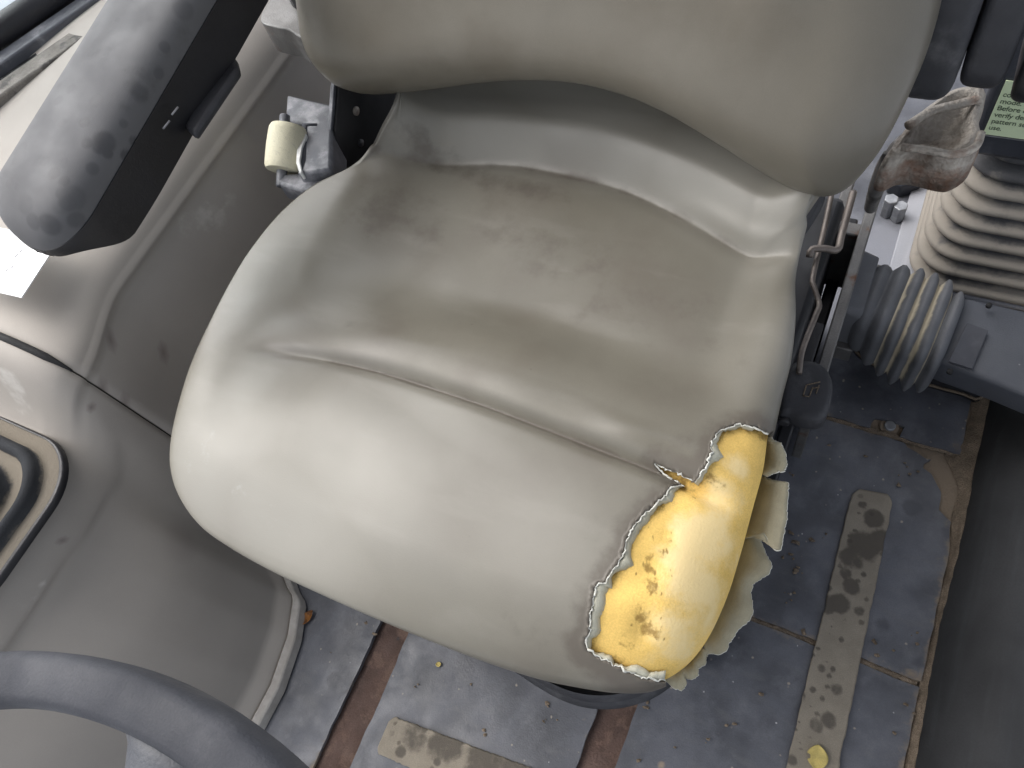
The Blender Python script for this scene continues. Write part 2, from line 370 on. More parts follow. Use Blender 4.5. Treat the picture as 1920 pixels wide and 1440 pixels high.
tape([P(1599, 916, .01)[:2], P(1675, 930, .01)[:2], (.151, -.12), (.094, -.12)], .0115, 'long sandy grip tape strip running over two mats beside the sill',
     [(1620, 940, 10, .9), (1640, 965, 22, 1), (1625, 1020, 34, 1), (1660, 1010, 26, 1), (1600, 1040, 26, .9), (1590, 1070, 14, .8), (1555, 1130, 20, 1), (1580, 1128, 22, 1), (1600, 1095, 18, .9),
      (1558, 1140, 12, .9), (1615, 1140, 12, .8), (1545, 1250, 10, .8), (1575, 1290, 14, .7), (1530, 1290, 8, .7), (1535, 1355, 16, .8), (1555, 1345, 18, .8), (1510, 1310, 9, .7), (1490, 1425, 12, .8)] + [(1635 - 150 * q_ + r_ * 30, 950 + 480 * q_, 2.5 + 5 * abs(r_), .8) for q_, r_ in zip(np.linspace(.02, .98, 34), np.random.default_rng(12).uniform(-1, 1, 34))], 5)
tape([P(735, 1342, .01)[:2], P(705, 1412, .01)[:2], (-.15, -.100), (-.15, -.046)], .0115, 'short dark grip tape strip below the front edge of the seat',
     [(830, 1395, 44, .8), (905, 1425, 50, .85), (770, 1380, 34, .7), (960, 1440, 40, .8), (745, 1405, 14, .8), (728, 1375, 8, .6), (790, 1365, 9, .9), (855, 1385, 12, .9), (880, 1440, 15, .9), (815, 1425, 10, .9)], 9)

# floor bolt in the notch
t = thing('floor_bolt', 'small shiny bolt in a rusty notch of the mat seam', 'bolt', (*P(1668, 800, .004)[:2], 0))
c = P(1668, 800, .006)
mesh('washer', *cyl((c[0], c[1], .0035), (0, 0, 1), .0125, .003, 24), M['rust'], t, attrs={'dirt': np.ones(48)}, auto=40)
hv, hf = cyl((c[0], c[1], .008), (0, 0, 1), .0075, .006, 20); mesh('bolt_head', hv, hf, M['zinc'], t, auto=40, bevel=.001)

# loose things on the floor
def leaf(c, L_, W_, ang, m, label, curl, notch=False):
    nu, nv_ = 16, 9; v = []
    for i in range(nu):
        t_ = i / (nu - 1); wd = W_ * math.sin(math.pi * min(1, t_ * .97 + .02)) ** .7
        for j in range(nv_):
            s = j / (nv_ - 1) * 2 - 1; x = (t_ - .5) * L_; y = s * wd * (1 - (.35 if notch and s > 0 and .35 < t_ < .6 else 0))
            v.append((c[0] + x * math.cos(ang) - y * math.sin(ang), c[1] + x * math.sin(ang) + y * math.cos(ang), c[2] + .001 + curl * (abs(s) ** 1.5 * .6 + (t_ - .5) ** 2 * 2)))
    f = [(i * nv_ + j, i * nv_ + j + 1, (i + 1) * nv_ + j + 1, (i + 1) * nv_ + j) for i in range(nu - 1) for j in range(nv_ - 1)]
    return tag(mesh('fallen_leaf', v, f, m, solid=.0006), label, 'leaf', 'fallen leaves on the floor')
leaf(P(1532, 1420, .0135), .027, .012, math.radians(100), M['leafy'], 'small yellow leaf lying on the long grip tape', .003, True)
leaf(P(576, 1160, .011), .028, .007, math.radians(70), M['leafo'], 'curled orange-brown leaf beside the console foot', .006)
leaf(P(823, 1246, .010), .008, .0035, math.radians(30), M['leafy'], 'tiny yellow leaf scrap on the mat in front of the seat', .002)
def crumbs():
    r = np.random.default_rng(5); parts = []
    spots = [(1500, 1075), (1483, 1125), (1497, 1070), (1475, 1120), (1510, 1185), (1590, 1190), (1640, 1215), (1665, 1225), (1560, 1215), (1530, 1008), (1483, 1045), (1600, 945), (1585, 1093), (1700, 870), (1715, 885), (1720, 1195), (1715, 1340), (1680, 1370),
             (1190, 1420), (1210, 1330), (1205, 1315), (1260, 1395), (870, 1290), (905, 1375), (1035, 1330), (1025, 1350), (700, 1180), (620, 1225), (1040, 1360), (780, 1290), (1470, 870), (1480, 890), (1490, 1010), (1540, 830), (1620, 855), (1690, 905), (1330, 1390), (1370, 1350), (1430, 1300)]
    for (x, y) in spots:
        for k in range(r.integers(1, 4)):
            p = P(x + r.normal(0, 7), y + r.normal(0, 7), .0105); s = abs(r.normal(.0012, .0008)) + .0006
            th = np.linspace(0, 2 * np.pi, 6, endpoint=False) + r.random()
            rr = s * (1 + .35 * r.normal(size=6)); ring = np.stack([p[0] + rr * np.cos(th) * 1.3, p[1] + rr * np.sin(th), np.full(6, p[2])], 1)
            v = np.vstack([ring, [p + np.array([0, 0, s * .8])]]); parts.append((v, [(i, (i + 1) % 6, 6) for i in range(6)] + [tuple(range(6))[::-1]]))
    return joinvf(parts)
tag(mesh('dirt_crumbs', *crumbs(), M['dirt'], smooth=False), 'tan dirt crumbs scattered over the floor mats', 'dirt', kind='stuff')

# ================================================================== LEFT CONSOLE
def rear_section(y):
    k = (y - .12) / .5; zt = .50 + .035 * sm(k); e = -.718 - .038 * sm((y - .11) / .12)
    ze = .452 + .012 * k
    w_ = [(-.64, 0), (-.655, .06), (-.69, .22), (e + .006, ze - .03), (e + .001, ze - .006)]
    lip = [(e + .0045, ze - .003), (e + .005, ze + .002), (e + .001, ze + .006)]
    a = np.linspace(0, math.pi / 2, 14)[1:]
    roll = [(e - .105 * (1 - math.cos(q)), ze + .006 + (zt - ze - .006) * math.sin(q)) for q in a]
    return w_ + lip + roll + [(-.95, zt + .004), (-1.05, zt + .004), (-1.12, zt - .002)]
ys = np.linspace(.1155, 1.3, 90)
rings = []
for y in ys:
    s = np.array(rear_section(y)); s = np.vstack([spline(s[:5], 40), s[5:8], spline(s[7:21], 30)[1:], spline(s[20:], 30)[1:]])
    rings.append(np.stack([s[:, 0], np.full(len(s), y), s[:, 1]], 1))
v, f = loft(rings, closed=False, caps=False)
con = thing('side_console', 'beige grey moulded side console running along the left of the seat', 'console', (-.8, .2, 0))
q = proj(v)
st = surf_spots(v, [(205, 645, 4, 1), (313, 655, 4, .9), (178, 760, 6, 1), (120, 1010, 3, .9)])
du = surf_spots(v, [(420, 395, 22, .55), (395, 400, 26, .5), (345, 425, 24, .45), (440, 370, 20, .4), (540, 130, 22, .35), (410, 420, 22, .5)], soft=.6)
mesh('rear_panel', v, f, M['console'], con, attrs={'stain': st, 'dust': du}, solid=.004)
# front section
def rear_curve(y):
    q_ = np.array(rear_section(y)); return np.vstack([spline(q_[:5], 40), q_[5:8], spline(q_[7:21], 30)[1:], spline(q_[20:], 30)[1:]])
def foot_x(y): return np.interp(-y, [-.112, -.06, -.035, -.02, -.009, .04, .106, .16, .3], [-.645, -.640, -.636, -.618, -.597, -.575, -.562, -.562, -.57])
def front_section(y):
    t_ = (.112 - y) / .3; xb = foot_x(y)
    zt = .452 - .055 * sm(t_ / .15); e = -.722 + .012 * sm(t_ / .5)
    pts = [(xb, .004), (xb - .004, .03), (xb - .022, .05), (xb - .04, .12), ((xb + e) / 2 - .008, .23), (e + .006, zt - .075)]
    a = np.linspace(0, math.pi / 2, 12)[1:]
    pts += [(e + .006 - .075 * (1 - math.cos(q)), zt - .075 + .075 * math.sin(q)) for q in a]
    pts += [(-.90, zt + .004), (-1.02, zt + .002), (-1.12, zt)]
    return pts
rings = []
for y in np.linspace(.1135, -.5, 90):
    s = np.array(front_section(y)); s = np.vstack([spline(s[:3], 10), spline(s[2:], 110)[1:]])
    k_ = sm((.112 - y) / .075); rc = spline(rear_curve(.116), len(s)); s = rc * (1 - k_) + s * k_
    rings.append(np.stack([s[:, 0], np.full(len(s), y), s[:, 1]], 1))
v, f = loft(rings, closed=False, caps=False)
mesh('front_panel', v, f, M['console'], con, solid=.004,
     attrs={'stain': surf_spots(v, [(178, 762, 6, 1), (122, 1014, 4, .9), (345, 1010, 30, .25)], soft=.5), 'dust': surf_spots(v, [(30, 760, 30, .5), (60, 1130, 25, .3), (10, 720, 30, .5), (80, 1090, 8, .7)], soft=.6)})
# foot flange
fr = []
for y in np.linspace(.06, -.35, 60):
    xb = foot_x(y); fr.append([(xb - .004, y, .012), (xb - .002, y, .034), (xb + .010, y, .030), (xb + .013, y, .012)])
mesh('foot_flange', *loft(fr), M['console'], con, attrs={'stain': np.zeros(240), 'dust': np.full(240, .45)}, bevel=.002)
# dark gap between the two mouldings
rc = rear_curve(.116); tn = np.gradient(rc, axis=0); tn /= np.linalg.norm(tn, axis=1)[:, None]; nn_ = np.stack([-tn[:, 1], tn[:, 0]], 1)
rc2 = rc - nn_ * np.sign((nn_ @ np.array([1., 1.]))[:, None]) * .0055
gv, gf = loft([np.c_[rc2[:, 0], np.full(len(rc2), y_), rc2[:, 1]] for y_ in (.10, .13)], closed=False, caps=False)
mesh('joint_gap', gv, gf, M['gap'], con, solid=.001)
k0 = 44; gt = np.c_[rc[k0:, 0], np.full(len(rc) - k0, .1145), rc[k0:, 1] - .0005]
mesh('joint_seal', *tube(gt, .0042 * np.r_[np.linspace(.3, 1, 8), np.ones(len(gt) - 8)], 8), M['gap'], con)
# open dark end under the upper moulding where it overhangs
# white sticker
wq = PL([(112, 448), (40, 558), (-60, 535)], .5345); wd_ = (wq[2] - wq[1]) / np.linalg.norm(wq[2] - wq[1]) * .12; wq = np.array([wq[0], wq[1], wq[1] + wd_, wq[0] + wd_])
wv, wf = prism(wq, (0, 0, -.0012)); wst = mesh('sticker', wv, wf, M['white'], con, smooth=False, label='blank white sticker on the console top')
for (x, y, l) in [(30, 478, 5), (12, 505, 4), (38, 470, 3), (22, 500, 3)]:
    a_ = P(x, y, .5352); bv, bf = box(a_[0] - .0006, a_[0] + .0006, a_[1] - l * .0005, a_[1] + l * .0005, .5344, .5350); mesh('faint_mark', bv, bf, M['ink'], wst, smooth=False)

# lever boot on the front console
bt = thing('lever_boot', 'black ribbed lever boot with dusty folds on the console', 'lever boot', (-.83, -.06, .39))
zb = .4005; c0 = P(130, 905, zb); rings = []; dust = []
cx, cy = c0[0] - .115, -.060
prof = [(0, 0), (0, .003), (-.003, .005), (-.017, .005)]; pd = [.5, .8, 1, 1]
for i_ in range(3):
    o_ = -.018 - .031 * i_; h_ = .005 + .004 * i_
    prof += [(o_, h_), (o_ - .001, h_ + .010), (o_ - .004, h_ + .0145), (o_ - .008, h_ + .0150), (o_ - .012, h_ + .0125), (o_ - .0145, h_ + .006), (o_ - .016, h_ + .004), (o_ - .022, h_ + .0035), (o_ - .029, h_ + .004)]
    pd += [.5, .05, 0, 0, .05, .3, .7, .9, .6]
for (off, h), d in zip(prof, pd):
    rr = rrect(cx, cy, .115 + off, .105 + off, max(.012, .066 + off * .45), 16); rings.append(np.c_[rr, np.full(len(rr), zb + h)]); dust += [d] * len(rr)
v, f = loft(rings); mesh('ribbed_boot', v, f, M['bootblack'], bt, attrs={'dust': dust})
rr = rrect(cx, cy, .1165, .1065, .067, 12); r2 = rrect(cx, cy, .113, .103, .065, 12)
mesh('base_rim', *loft([np.c_[rr, np.full(48, zb - .004)], np.c_[rr, np.full(48, zb + .003)], np.c_[r2, np.full(48, zb + .006)], np.c_[r2, np.full(48, zb)]], caps=False), M['black'], bt)
mesh('lever_stem', *tube(spline(np.array([(cx, cy, zb + .03), (cx, cy, zb + .10), (cx - .01, cy - .005, zb + .16)]), 12), np.linspace(.012, .009, 12), 14), M['black'], bt)

# ------------------------------------------------------------------ window on the left behind the console
wn_ = thing('side_window', 'fixed side window in a black rubber seal behind the console', 'window', (-1.1, .45, .5))
za = .52
A = P(-140, 232, za); B = P(230, -23, za)
d = (B - A) / np.linalg.norm(B - A); nrm = np.array([-d[1], d[0], 0])     # points outwards
def strip(off0, off1, z0, z1, m, name, bev=.003):
    a0 = A + nrm * off0; b0 = B + nrm * off0; a1 = A + nrm * off1; b1 = B + nrm * off1
    v_ = [(a0[0], a0[1], z0), (b0[0], b0[1], z0), (b1[0], b1[1], z0), (a1[0], a1[1], z0), (a0[0], a0[1], z1), (b0[0], b0[1], z1), (b1[0], b1[1], z1), (a1[0], a1[1], z1)]
    return mesh(name, v_, [(3, 2, 1, 0), (4, 5, 6, 7), (0, 1, 5, 4), (1, 2, 6, 5), (2, 3, 7, 6), (3, 0, 4, 7)], m, wn_, bevel=bev)
sg = 1 if nrm[0] < 0 else -1
strip(-.085 * sg, -.052 * sg, .46, .536, M['railtan'], 'sill_rail')
strip(-.052 * sg, -.036 * sg, .46, .532, M['black'], 'rail_recess')
strip(-.036 * sg, -.008 * sg, .46, .545, M['bluegrey'], 'lower_strip')
mid = A + nrm * sg * .012
mesh('rubber_seal', *tube([A + nrm * sg * .010 + np.array([0, 0, .035]), B + nrm * sg * .010 + np.array([0, 0, .035])], .019, 18), M['black'], wn_)
for k, (o_, zz) in enumerate([(.0, .56)]): pass
a0 = A + nrm * sg * .03; b0 = B + nrm * sg * .03
v_ = [(a0[0], a0[1], .5), (b0[0], b0[1], .5), (b0[0] + nrm[0] * sg * .05, b0[1] + nrm[1] * sg * .05, 1.3), (a0[0] + nrm[0] * sg * .05, a0[1] + nrm[1] * sg * .05, 1.3)]
mesh('pane', v_, [(0, 1, 2, 3)], M['glass'], wn_, smooth=False, solid=.005)

# ================================================================== SEAT
seat = thing('operator_seat', 'worn beige vinyl operator seat with torn front corner showing yellow foam', 'seat', (-.30, .30, 0.0))
OUT = [(742, 180, .505), (716, 235, .485), (690, 286, .462), (658, 316, .452), (592, 349, .45), (532, 398, .45), (480, 460, .45), (440, 522, .448), (400, 600, .445), (365, 680, .44), (341, 760, .435),
       (327, 830, .43), (326, 882, .428), (342, 932, .425), (378, 982, .42), (432, 1022, .418), (510, 1066, .415), (610, 1113, .412), (710, 1157, .408), (810, 1198, .403), (910, 1236, .40), (1010, 1268, .398), (1090, 1285, .396), (1160, 1294, .395),
       (1225, 1290, .396), (1285, 1258, .398), (1330, 1205, .40), (1368, 1125, .405), (1395, 1040, .41), (1418, 955, .413), (1438, 880, .417), (1447, 815, .42), (1462, 745, .423), (1478, 680, .425), (1487, 600, .428), (1487, 525, .432), (1497, 470, .443), (1508, 425, .455), (1516, 378, .475)]
o3 = np.array([P(*p) for p in OUT])
o3 = np.vstack([o3, [(-.035, .575, .515), (-.06, .612, .53), (-.12, .635, .53), (-.30, .65, .535), (-.46, .635, .53), (-.535, .60, .52)]])
NA = 760
OL = spline(o3, NA, closed=True)
OC = np.array([-.29, .30])
crease = spline(PL([(300, 640), (400, 647), (520, 660), (700, 692), (850, 737), (1000, 792), (1130, 842), (1240, 885), (1330, 925), (1440, 970)], .45), 200)
rearc = spline(PL([(600, 290), (690, 288), (830, 277), (920, 277), (1000, 286), (1150, 318), (1300, 385), (1400, 440), (1460, 456), (1560, 470)], .455), 200)
panf = spline(PL([(480, 430), (560, 560), (640, 605), (760, 640), (900, 668), (1050, 715), (1250, 795), (1400, 850), (1500, 870)], .45), 200)
def yc(curve, x): i = np.argsort(curve[:, 0]); return np.interp(x, curve[i, 0], curve[i, 1])
def top_z(x, y):
    g = y - yc(crease, x); r = y - yc(rearc, x); p = y - yc(panf, x)
    z = np.full_like(x, .450)
    fade = sm((x + .552) / .07) * sm((-.02 - x) / .04)
    z += -.0100 * np.exp(-(g / .0075) ** 2) * fade * (.6 + .4 * sm((x + .5) / .18))
    z += .004 * np.exp(-((g - .026) / .018) ** 2) * fade + .005 * np.exp(-((g + .06) / .05) ** 2) * fade
    z += -.023 * sm((-g - .10) / .13)
    us = np.stack([p / .078, (x + .552 + .10 * (y - .35)) / .13, (-.028 - x) / .075, 1.2 + 0 * x]); kk = 4.5
    pan = sm(-np.log(np.exp(-kk * np.clip(us, -3, 3)).sum(0)) / kk + .05)
    z += -.024 * pan * (1 - .10 * sm((y - .36) / .15))
    rs = sm((r - .0) / .030)
    z += .034 * sm((r + .004) / .050) + .010 * sm((r - .03) / .08)
    z += -.0042 * np.exp(-(r / .010) ** 2) * (.5 + .5 * np.abs(np.clip((x + .30) / .2, -1, 1)))
    ends = np.exp(-((x + .505) / .05) ** 2) + np.exp(-((x + .11) / .05) ** 2)
    z += .005 * np.exp(-((r - .012) / .008) ** 2) * ends
    # soft waves in the tired cover
    z += .0012 * np.sin(x * 31 + y * 13) * np.sin(y * 24 - x * 7)
    pk = P(1180, 815, .45); z += .003 * np.exp(-((x - pk[0]) / .03) ** 2 - ((y - pk[1]) / .012) ** 2)
    return z
def odist(x, y):
    p = np.stack([np.ravel(x), np.ravel(y)], 1); d = np.empty(len(p)); ze = np.empty(len(p)); s = OL
    for i in range(0, len(p), 4000):
        q = p[i:i + 4000]; D = (q[:, None, 0] - s[None, :, 0]) ** 2 + (q[:, None, 1] - s[None, :, 1]) ** 2
        k = D.argmin(1); d[i:i + 4000] = np.sqrt(D[np.arange(len(q)), k]); ze[i:i + 4000] = s[k, 2]
    return d.reshape(np.shape(x)), ze.reshape(np.shape(x))
def cush_z(x, y, ze=None):
    d, zn = odist(x, y)
    if ze is None: ze = zn
    a = np.where(y < .2, .062, .050)
    a = .050 + .022 * sm((.16 - y) / .1)
    s = np.clip(d / a, 0, 1); g = np.sqrt(np.clip(1 - (1 - s) ** 2, 0, 1)) ** .92
    return ze + (top_z(x, y) - ze) * g
def on_cushion(px, py, lift=0.0):
    z = .45
    for _ in range(6):
        p = P(px, py, z); z = float(cush_z(np.array([p[0]]), np.array([p[1]]))[0])
        z = min(z, .55)
    p = P(px, py, z + lift); return p
NR = 150
sr = np.r_[np.linspace(0, 1, NR) ** 1.35][:-1]
def cushion_mesh(inset, drop):
    nrm2 = OC - OL[:, :2]; nrm2 /= np.linalg.norm(nrm2, axis=1)[:, None]
    V = []
    sk = [(.045, -.075), (.036, -.070), (.020, -.055), (.009, -.036), (.003, -.018), (.0008, -.008)]
    for (i_, d_) in sk: V.append(np.c_[OL[:, :2] + nrm2 * (i_ + inset), OL[:, 2] + d_])
    for s in sr:
        xy = OL[:, :2] + (OC - OL[:, :2]) * s
        z = cush_z(xy[:, 0], xy[:, 1], OL[:, 2])
        e = inset * (1 - s); V.append(np.c_[xy + nrm2 * e, z - drop])
    n = len(V); v = np.vstack(V + [np.array([[*OC, float(cush_z(np.array([OC[0]]), np.array([OC[1]]))[0]) - drop]])]); f = []
    for i in range(n - 1):
        for j in range(NA):
            k = (j + 1) % NA; f.append((i * NA + j, i * NA + k, (i + 1) * NA + k, (i + 1) * NA + j))
    for j in range(NA): f.append(((n - 1) * NA + j, (n - 1) * NA + (j + 1) % NA, n * NA))
    return v, f
LEFT_T = [(1440, 815), (1418, 803), (1395, 797), (1378, 796), (1362, 803), (1350, 808), (1341, 820), (1334, 828), (1333, 840), (1336, 850), (1326, 860), (1329, 868), (1322, 878), (1316, 884), (1310, 896), (1303, 904),
          (1290, 896), (1268, 886), (1245, 877), (1224, 866), (1240, 884), (1262, 900), (1280, 911), (1266, 912), (1256, 916), (1246, 930), (1232, 941), (1224, 953), (1208, 963), (1201, 972), (1190, 984), (1184, 997), (1176, 1006), (1175, 1022),
          (1170, 1032), (1168, 1046), (1158, 1058), (1150, 1070), (1140, 1085), (1131, 1096), (1124, 1092), (1116, 1104), (1113, 1125), (1110, 1142), (1106, 1160), (1107, 1182), (1098, 1200), (1100, 1216), (1112, 1226), (1128, 1236), (1142, 1239), (1150, 1248),
          (1164, 1250), (1172, 1260), (1188, 1262), (1200, 1270), (1216, 1272), (1232, 1276), (1246, 1276)]
LT = np.array(LEFT_T, float)
# finer ragged edge
lt = []
for a_, b_ in zip(LT[:-1], LT[1:]):
    k = max(1, int(np.hypot(*(b_ - a_)) / 4))
    for i in range(k): lt.append(a_ + (b_ - a_) * i / k)
lt.append(LT[-1]); lt = np.array(lt); lt += np.random.default_rng(2).normal(0, .8, lt.shape); 
TEAR = np.vstack([lt, [(1262, 1330), (1420, 1330), (1560, 1100), (1560, 860), (1480, 815)]])
v, f = cushion_mesh(0, 0); f = np.array([q if len(q) == 4 else (*q, q[2]) for q in f])
q = proj(v); ins = inpoly(q, TEAR)
cen = q[f].mean(1); keep = ~inpoly(cen, TEAR)
kf = f[keep]
used = np.zeros(len(v), bool); used[kf.ravel()] = True; gone = np.zeros(len(v), bool); gone[f[~keep].ravel()] = True
bd = np.where(used & gone & (np.arange(len(v)) >= 6 * NA))[0]
for i in bd:                                   # pull the cut edge exactly onto the rip line
    D = np.hypot(lt[:, 0] - q[i, 0], lt[:, 1] - q[i, 1]); k = D.argmin()
    if D[k] < 12:
        a_ = lt[k]; p = on_cushion(a_[0], a_[1], .0012)
        if np.linalg.norm(p - v[i]) < .02: v[i] = p
idx = -np.ones(len(v), int); idx[used] = np.arange(used.sum()); vv = v[used]
ff = [tuple(dict.fromkeys(idx[k] for k in fa)) for fa in kf]; ff = [fa for fa in ff if len(fa) > 2]
q = proj(vv)
def blob(pts, soft=1.0):
    a = np.zeros(len(vv))
    for (x, y, rx, ry, ang, s) in pts:
        c_ = on_cushion(x, y); sc_ = np.linalg.norm(c_ - CP) / FPX
        dx, dy = vv[:, 0] - c_[0], vv[:, 1] - c_[1]; ca, sa = math.cos(math.radians(ang)), math.sin(math.radians(ang))
        u, w_ = (dx * ca + dy * sa) / (rx * sc_), (-dx * sa + dy * ca) / (ry * sc_)
        a = np.maximum(a, s * np.exp(-(u * u + w_ * w_) ** 1.3))
    return a
wear_and_light = blob([(430, 830, 130, 230, 0, .62), (520, 960, 230, 110, -10, .62), (680, 880, 330, 150, -10, .5), (950, 960, 330, 130, -14, .42), (440, 540, 50, 190, -8, .42), (860, 215, 220, 75, 0, .55), (1100, 225, 220, 75, -14, .55), (1340, 330, 190, 75, -24, .55), (1460, 420, 90, 90, 0, .45), (750, 245, 120, 70, 0, .55), (850, 800, 320, 50, -16, .45), (1475, 620, 30, 120, 0, .4), (640, 560, 60, 90, 30, .35)])  # chalky wear, with light on the front, left and rear roll painted in
white = blob([(380, 850, 40, 100, 0, .30), (500, 960, 110, 40, -12, .34)])
dT = np.full(len(vv), 1.)
tw = np.array([on_cushion(*p) for p in lt[::3]])
for p in tw: dT = np.minimum(dT, np.hypot(vv[:, 0] - p[0], vv[:, 1] - p[1]))
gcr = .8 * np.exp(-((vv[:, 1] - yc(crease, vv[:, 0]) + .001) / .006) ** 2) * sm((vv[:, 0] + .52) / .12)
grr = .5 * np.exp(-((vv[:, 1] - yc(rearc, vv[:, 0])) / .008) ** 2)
grime_shade = np.maximum.reduce([gcr, grr, .72 * np.exp(-(dT / .022) ** 2) , blob([(1150, 1000, 90, 120, 0, .35), (1320, 830, 90, 40, 0, .5), (700, 640, 190, 25, -14, .3), (1000, 1180, 260, 50, -14, .3), (560, 590, 80, 50, 0, .25), (1400, 700, 70, 130, 0, .3), (820, 1190, 200, 40, -14, .25), (640, 690, 120, 18, -10, .25), (1050, 480, 380, 120, -12, .42), (750, 410, 150, 100, 0, .5), (1250, 600, 150, 120, -12, .36), (900, 330, 260, 40, -6, .5)])])  # grime at creases and rip; shade over hollow and rear crease painted in
mesh('cushion_cover', vv, ff, M['vinyl'], seat, attrs={'wear_and_light': wear_and_light, 'white': white, 'grime_shade': grime_shade}, solid=.0022, label='beige vinyl cushion cover ripped open at the front corner')
# foam body under the cover
v, f = cushion_mesh(.003, .0042); f = [q for q in f]
q = proj(v); big = np.array([(1150, 760), (1600, 740), (1640, 1100), (1400, 1400), (1050, 1380), (1020, 1180), (1130, 980)], float)
keepv = inpoly(q, big); ff = [fa for fa in f if all(keepv[list(fa)])]
us = np.zeros(len(v), bool); us[np.unique(np.concatenate([np.array(a) for a in ff]))] = True; idx = -np.ones(len(v), int); idx[us] = np.arange(us.sum())
vf = v[us]; ff = [tuple(idx[k] for k in fa) for fa in ff]
dT = np.full(len(vf), 1.)
for p in tw: dT = np.minimum(dT, np.hypot(vf[:, 0] - p[0], vf[:, 1] - p[1]))
# the front lower corner has bitten hollows
for (x, y, r_, dd) in [(1225, 1060, 26, .003), (1210, 1160, 24, .0035), (1250, 1000, 15, .002), (1200, 1190, 20, .003)]:
    c_ = on_cushion(x, y); vf[:, 2] -= dd * np.exp(-((vf[:, 0] - c_[0]) ** 2 + (vf[:, 1] - c_[1]) ** 2) / (r_ * .00045) ** 2)
r_ = np.random.default_rng(3)
sp = [(1222, 1060, 12, .62), (1215, 1085, 16, .5), (1225, 1100, 14, .45), (1205, 1165, 16, .6), (1215, 1185, 16, .65), (1195, 1150, 12, .5), (1240, 1030, 12, .45), (1258, 1008, 9, .55), (1222, 1045, 10, .6), (1230, 1195, 12, .55), (1165, 1205, 16, .4), (1180, 1215, 12, .45),
      (1300, 925, 9, .45), (1332, 905, 14, .6), (1350, 918, 16, .4), (1290, 1140, 16, .3), (1288, 1120, 12, .3), (1270, 895, 12, .6), (1250, 885, 12, .7), (1285, 903, 12, .6), (1400, 860, 18, .22), (1395, 830, 14, .22)]
for k in range(38):
    sp.append((1235 + r_.normal(0, 26), 1050 + r_.normal(0, 75), 2.2 + 2 * r_.random(), .55 + .3 * r_.random()))
dirt = np.maximum(surf_spots(vf, sp, soft=.7), .55 * np.exp(-(dT / .009) ** 2))
pale = blob.__globals__ and np.zeros(len(vf))
for (x, y, rr_, s) in [(1320, 1000, 70, .75), (1290, 1090, 75, .75), (1350, 940, 55, .7), (1260, 1170, 70, .6), (1390, 870, 40, .55)]:
    c_ = on_cushion(x, y); pale = np.maximum(pale, s * np.exp(-((vf[:, 0] - c_[0]) ** 2 + (vf[:, 1] - c_[1]) ** 2) / (rr_ * .0005) ** 2))
mesh('foam_padding', vf, ff, M['foam'], seat, attrs={'dirt': dirt, 'pale': pale}, label='exposed yellow foam padding, dirty and pitted')

# pale backing of the cover, curled along the rip
core = spline(np.array([(1410, 806), (1368, 826), (1350, 868), (1322, 905), (1300, 925), (1268, 958), (1228, 1000), (1190, 1055), (1160, 1100), (1125, 1170), (1118, 1208), (1160, 1240), (1210, 1256), (1250, 1262)], float), 400)
rows = [[], [], [], []]; pts = lt[6:]; wdn = np.clip(14 + 7 * noise1(len(pts), 1, 9, 31) + 3 * noise1(len(pts), 1, 3, 32), 4, 30)
T_ = []
for ii, p in enumerate(pts):
    if 1222 <= p[0] < 1290 and 864 <= p[1] < 912: T_.append(p + np.array([3, 2.])); continue
    D = np.hypot(core[:, 0] - p[0], core[:, 1] - p[1]); tgt = core[D.argmin()]; L_ = np.hypot(*(tgt - p)); T_.append(p + (tgt - p) * min(1.4, wdn[ii] / max(L_, 1e-6)))
T_ = np.array(T_); kr = np.hanning(9)[1:-1]; kr /= kr.sum(); off_ = T_ - pts
off_ = np.stack([np.convolve(np.pad(off_[:, j], 3, 'edge'), kr, 'valid') for j in (0, 1)], 1)
for p, of in zip(pts, off_):
    for k, (t_, lf) in enumerate([(0, .0010), (.3, .0008), (.65, -.0016), (1.0, -.0050)]):
        a_ = p + of * t_; rows[k].append(on_cushion(a_[0], a_[1], lf))
v, f = loft([np.array(r) for r in rows], closed=False, caps=False)
mesh('cover_backing', v, f, M['backing'], seat, solid=.0008, label='pale cloth backing curled along the rip')
fr = np.array([on_cushion(p[0], p[1], .0022) for p in lt]); fr += np.random.default_rng(4).normal(0, .0005, fr.shape)
mesh('frayed_edge', *tube(fr, .00045 + .0003 * np.abs(noise1(len(fr), 1, 3, 8)), 6), M['fray'], seat)

# hanging flaps of ripped cover on the outer side
def flap(inner, outer, z_in, z_out, name='torn_flap', bulge=.008, n=60, label=None, seed=0):
    a_ = spline(np.array(inner, float), n); o_ = np.array(outer, float)
    s = np.r_[0, np.cumsum(np.hypot(*np.diff(o_, axis=0).T))]; u = np.linspace(0, s[-1], n)
    o_ = np.stack([np.interp(u, s, o_[:, 0]), np.interp(u, s, o_[:, 1])], 1) + np.random.default_rng(seed).normal(0, .7, (n, 2))
    rows = []
    for t_ in np.linspace(0, 1, 9):
        z = z_in + (z_out - z_in) * t_ + bulge * math.sin(math.pi * t_) + .003 * np.sin(np.linspace(0, 9, n)) * t_
        px = a_ + (o_ - a_) * t_; rows.append(np.array([P(px[i, 0], px[i, 1], z[i]) for i in range(n)]))
    v_, f_ = loft(rows, closed=False, caps=False)
    o = mesh(name, v_, f_, M['flap'], seat, solid=.0016, soff=0, label=label)
    e = rows[-1]; mesh('frayed_edge', *tube(e, .0008, 6), M['fray'], o)
    return o
flap([(1425, 815), (1428, 850), (1420, 885)], [(1442, 812), (1450, 826), (1464, 832), (1472, 850), (1475, 872), (1470, 884), (1452, 886), (1438, 893)], .385, .40, seed=1, label='small ripped flap at the top of the tear')
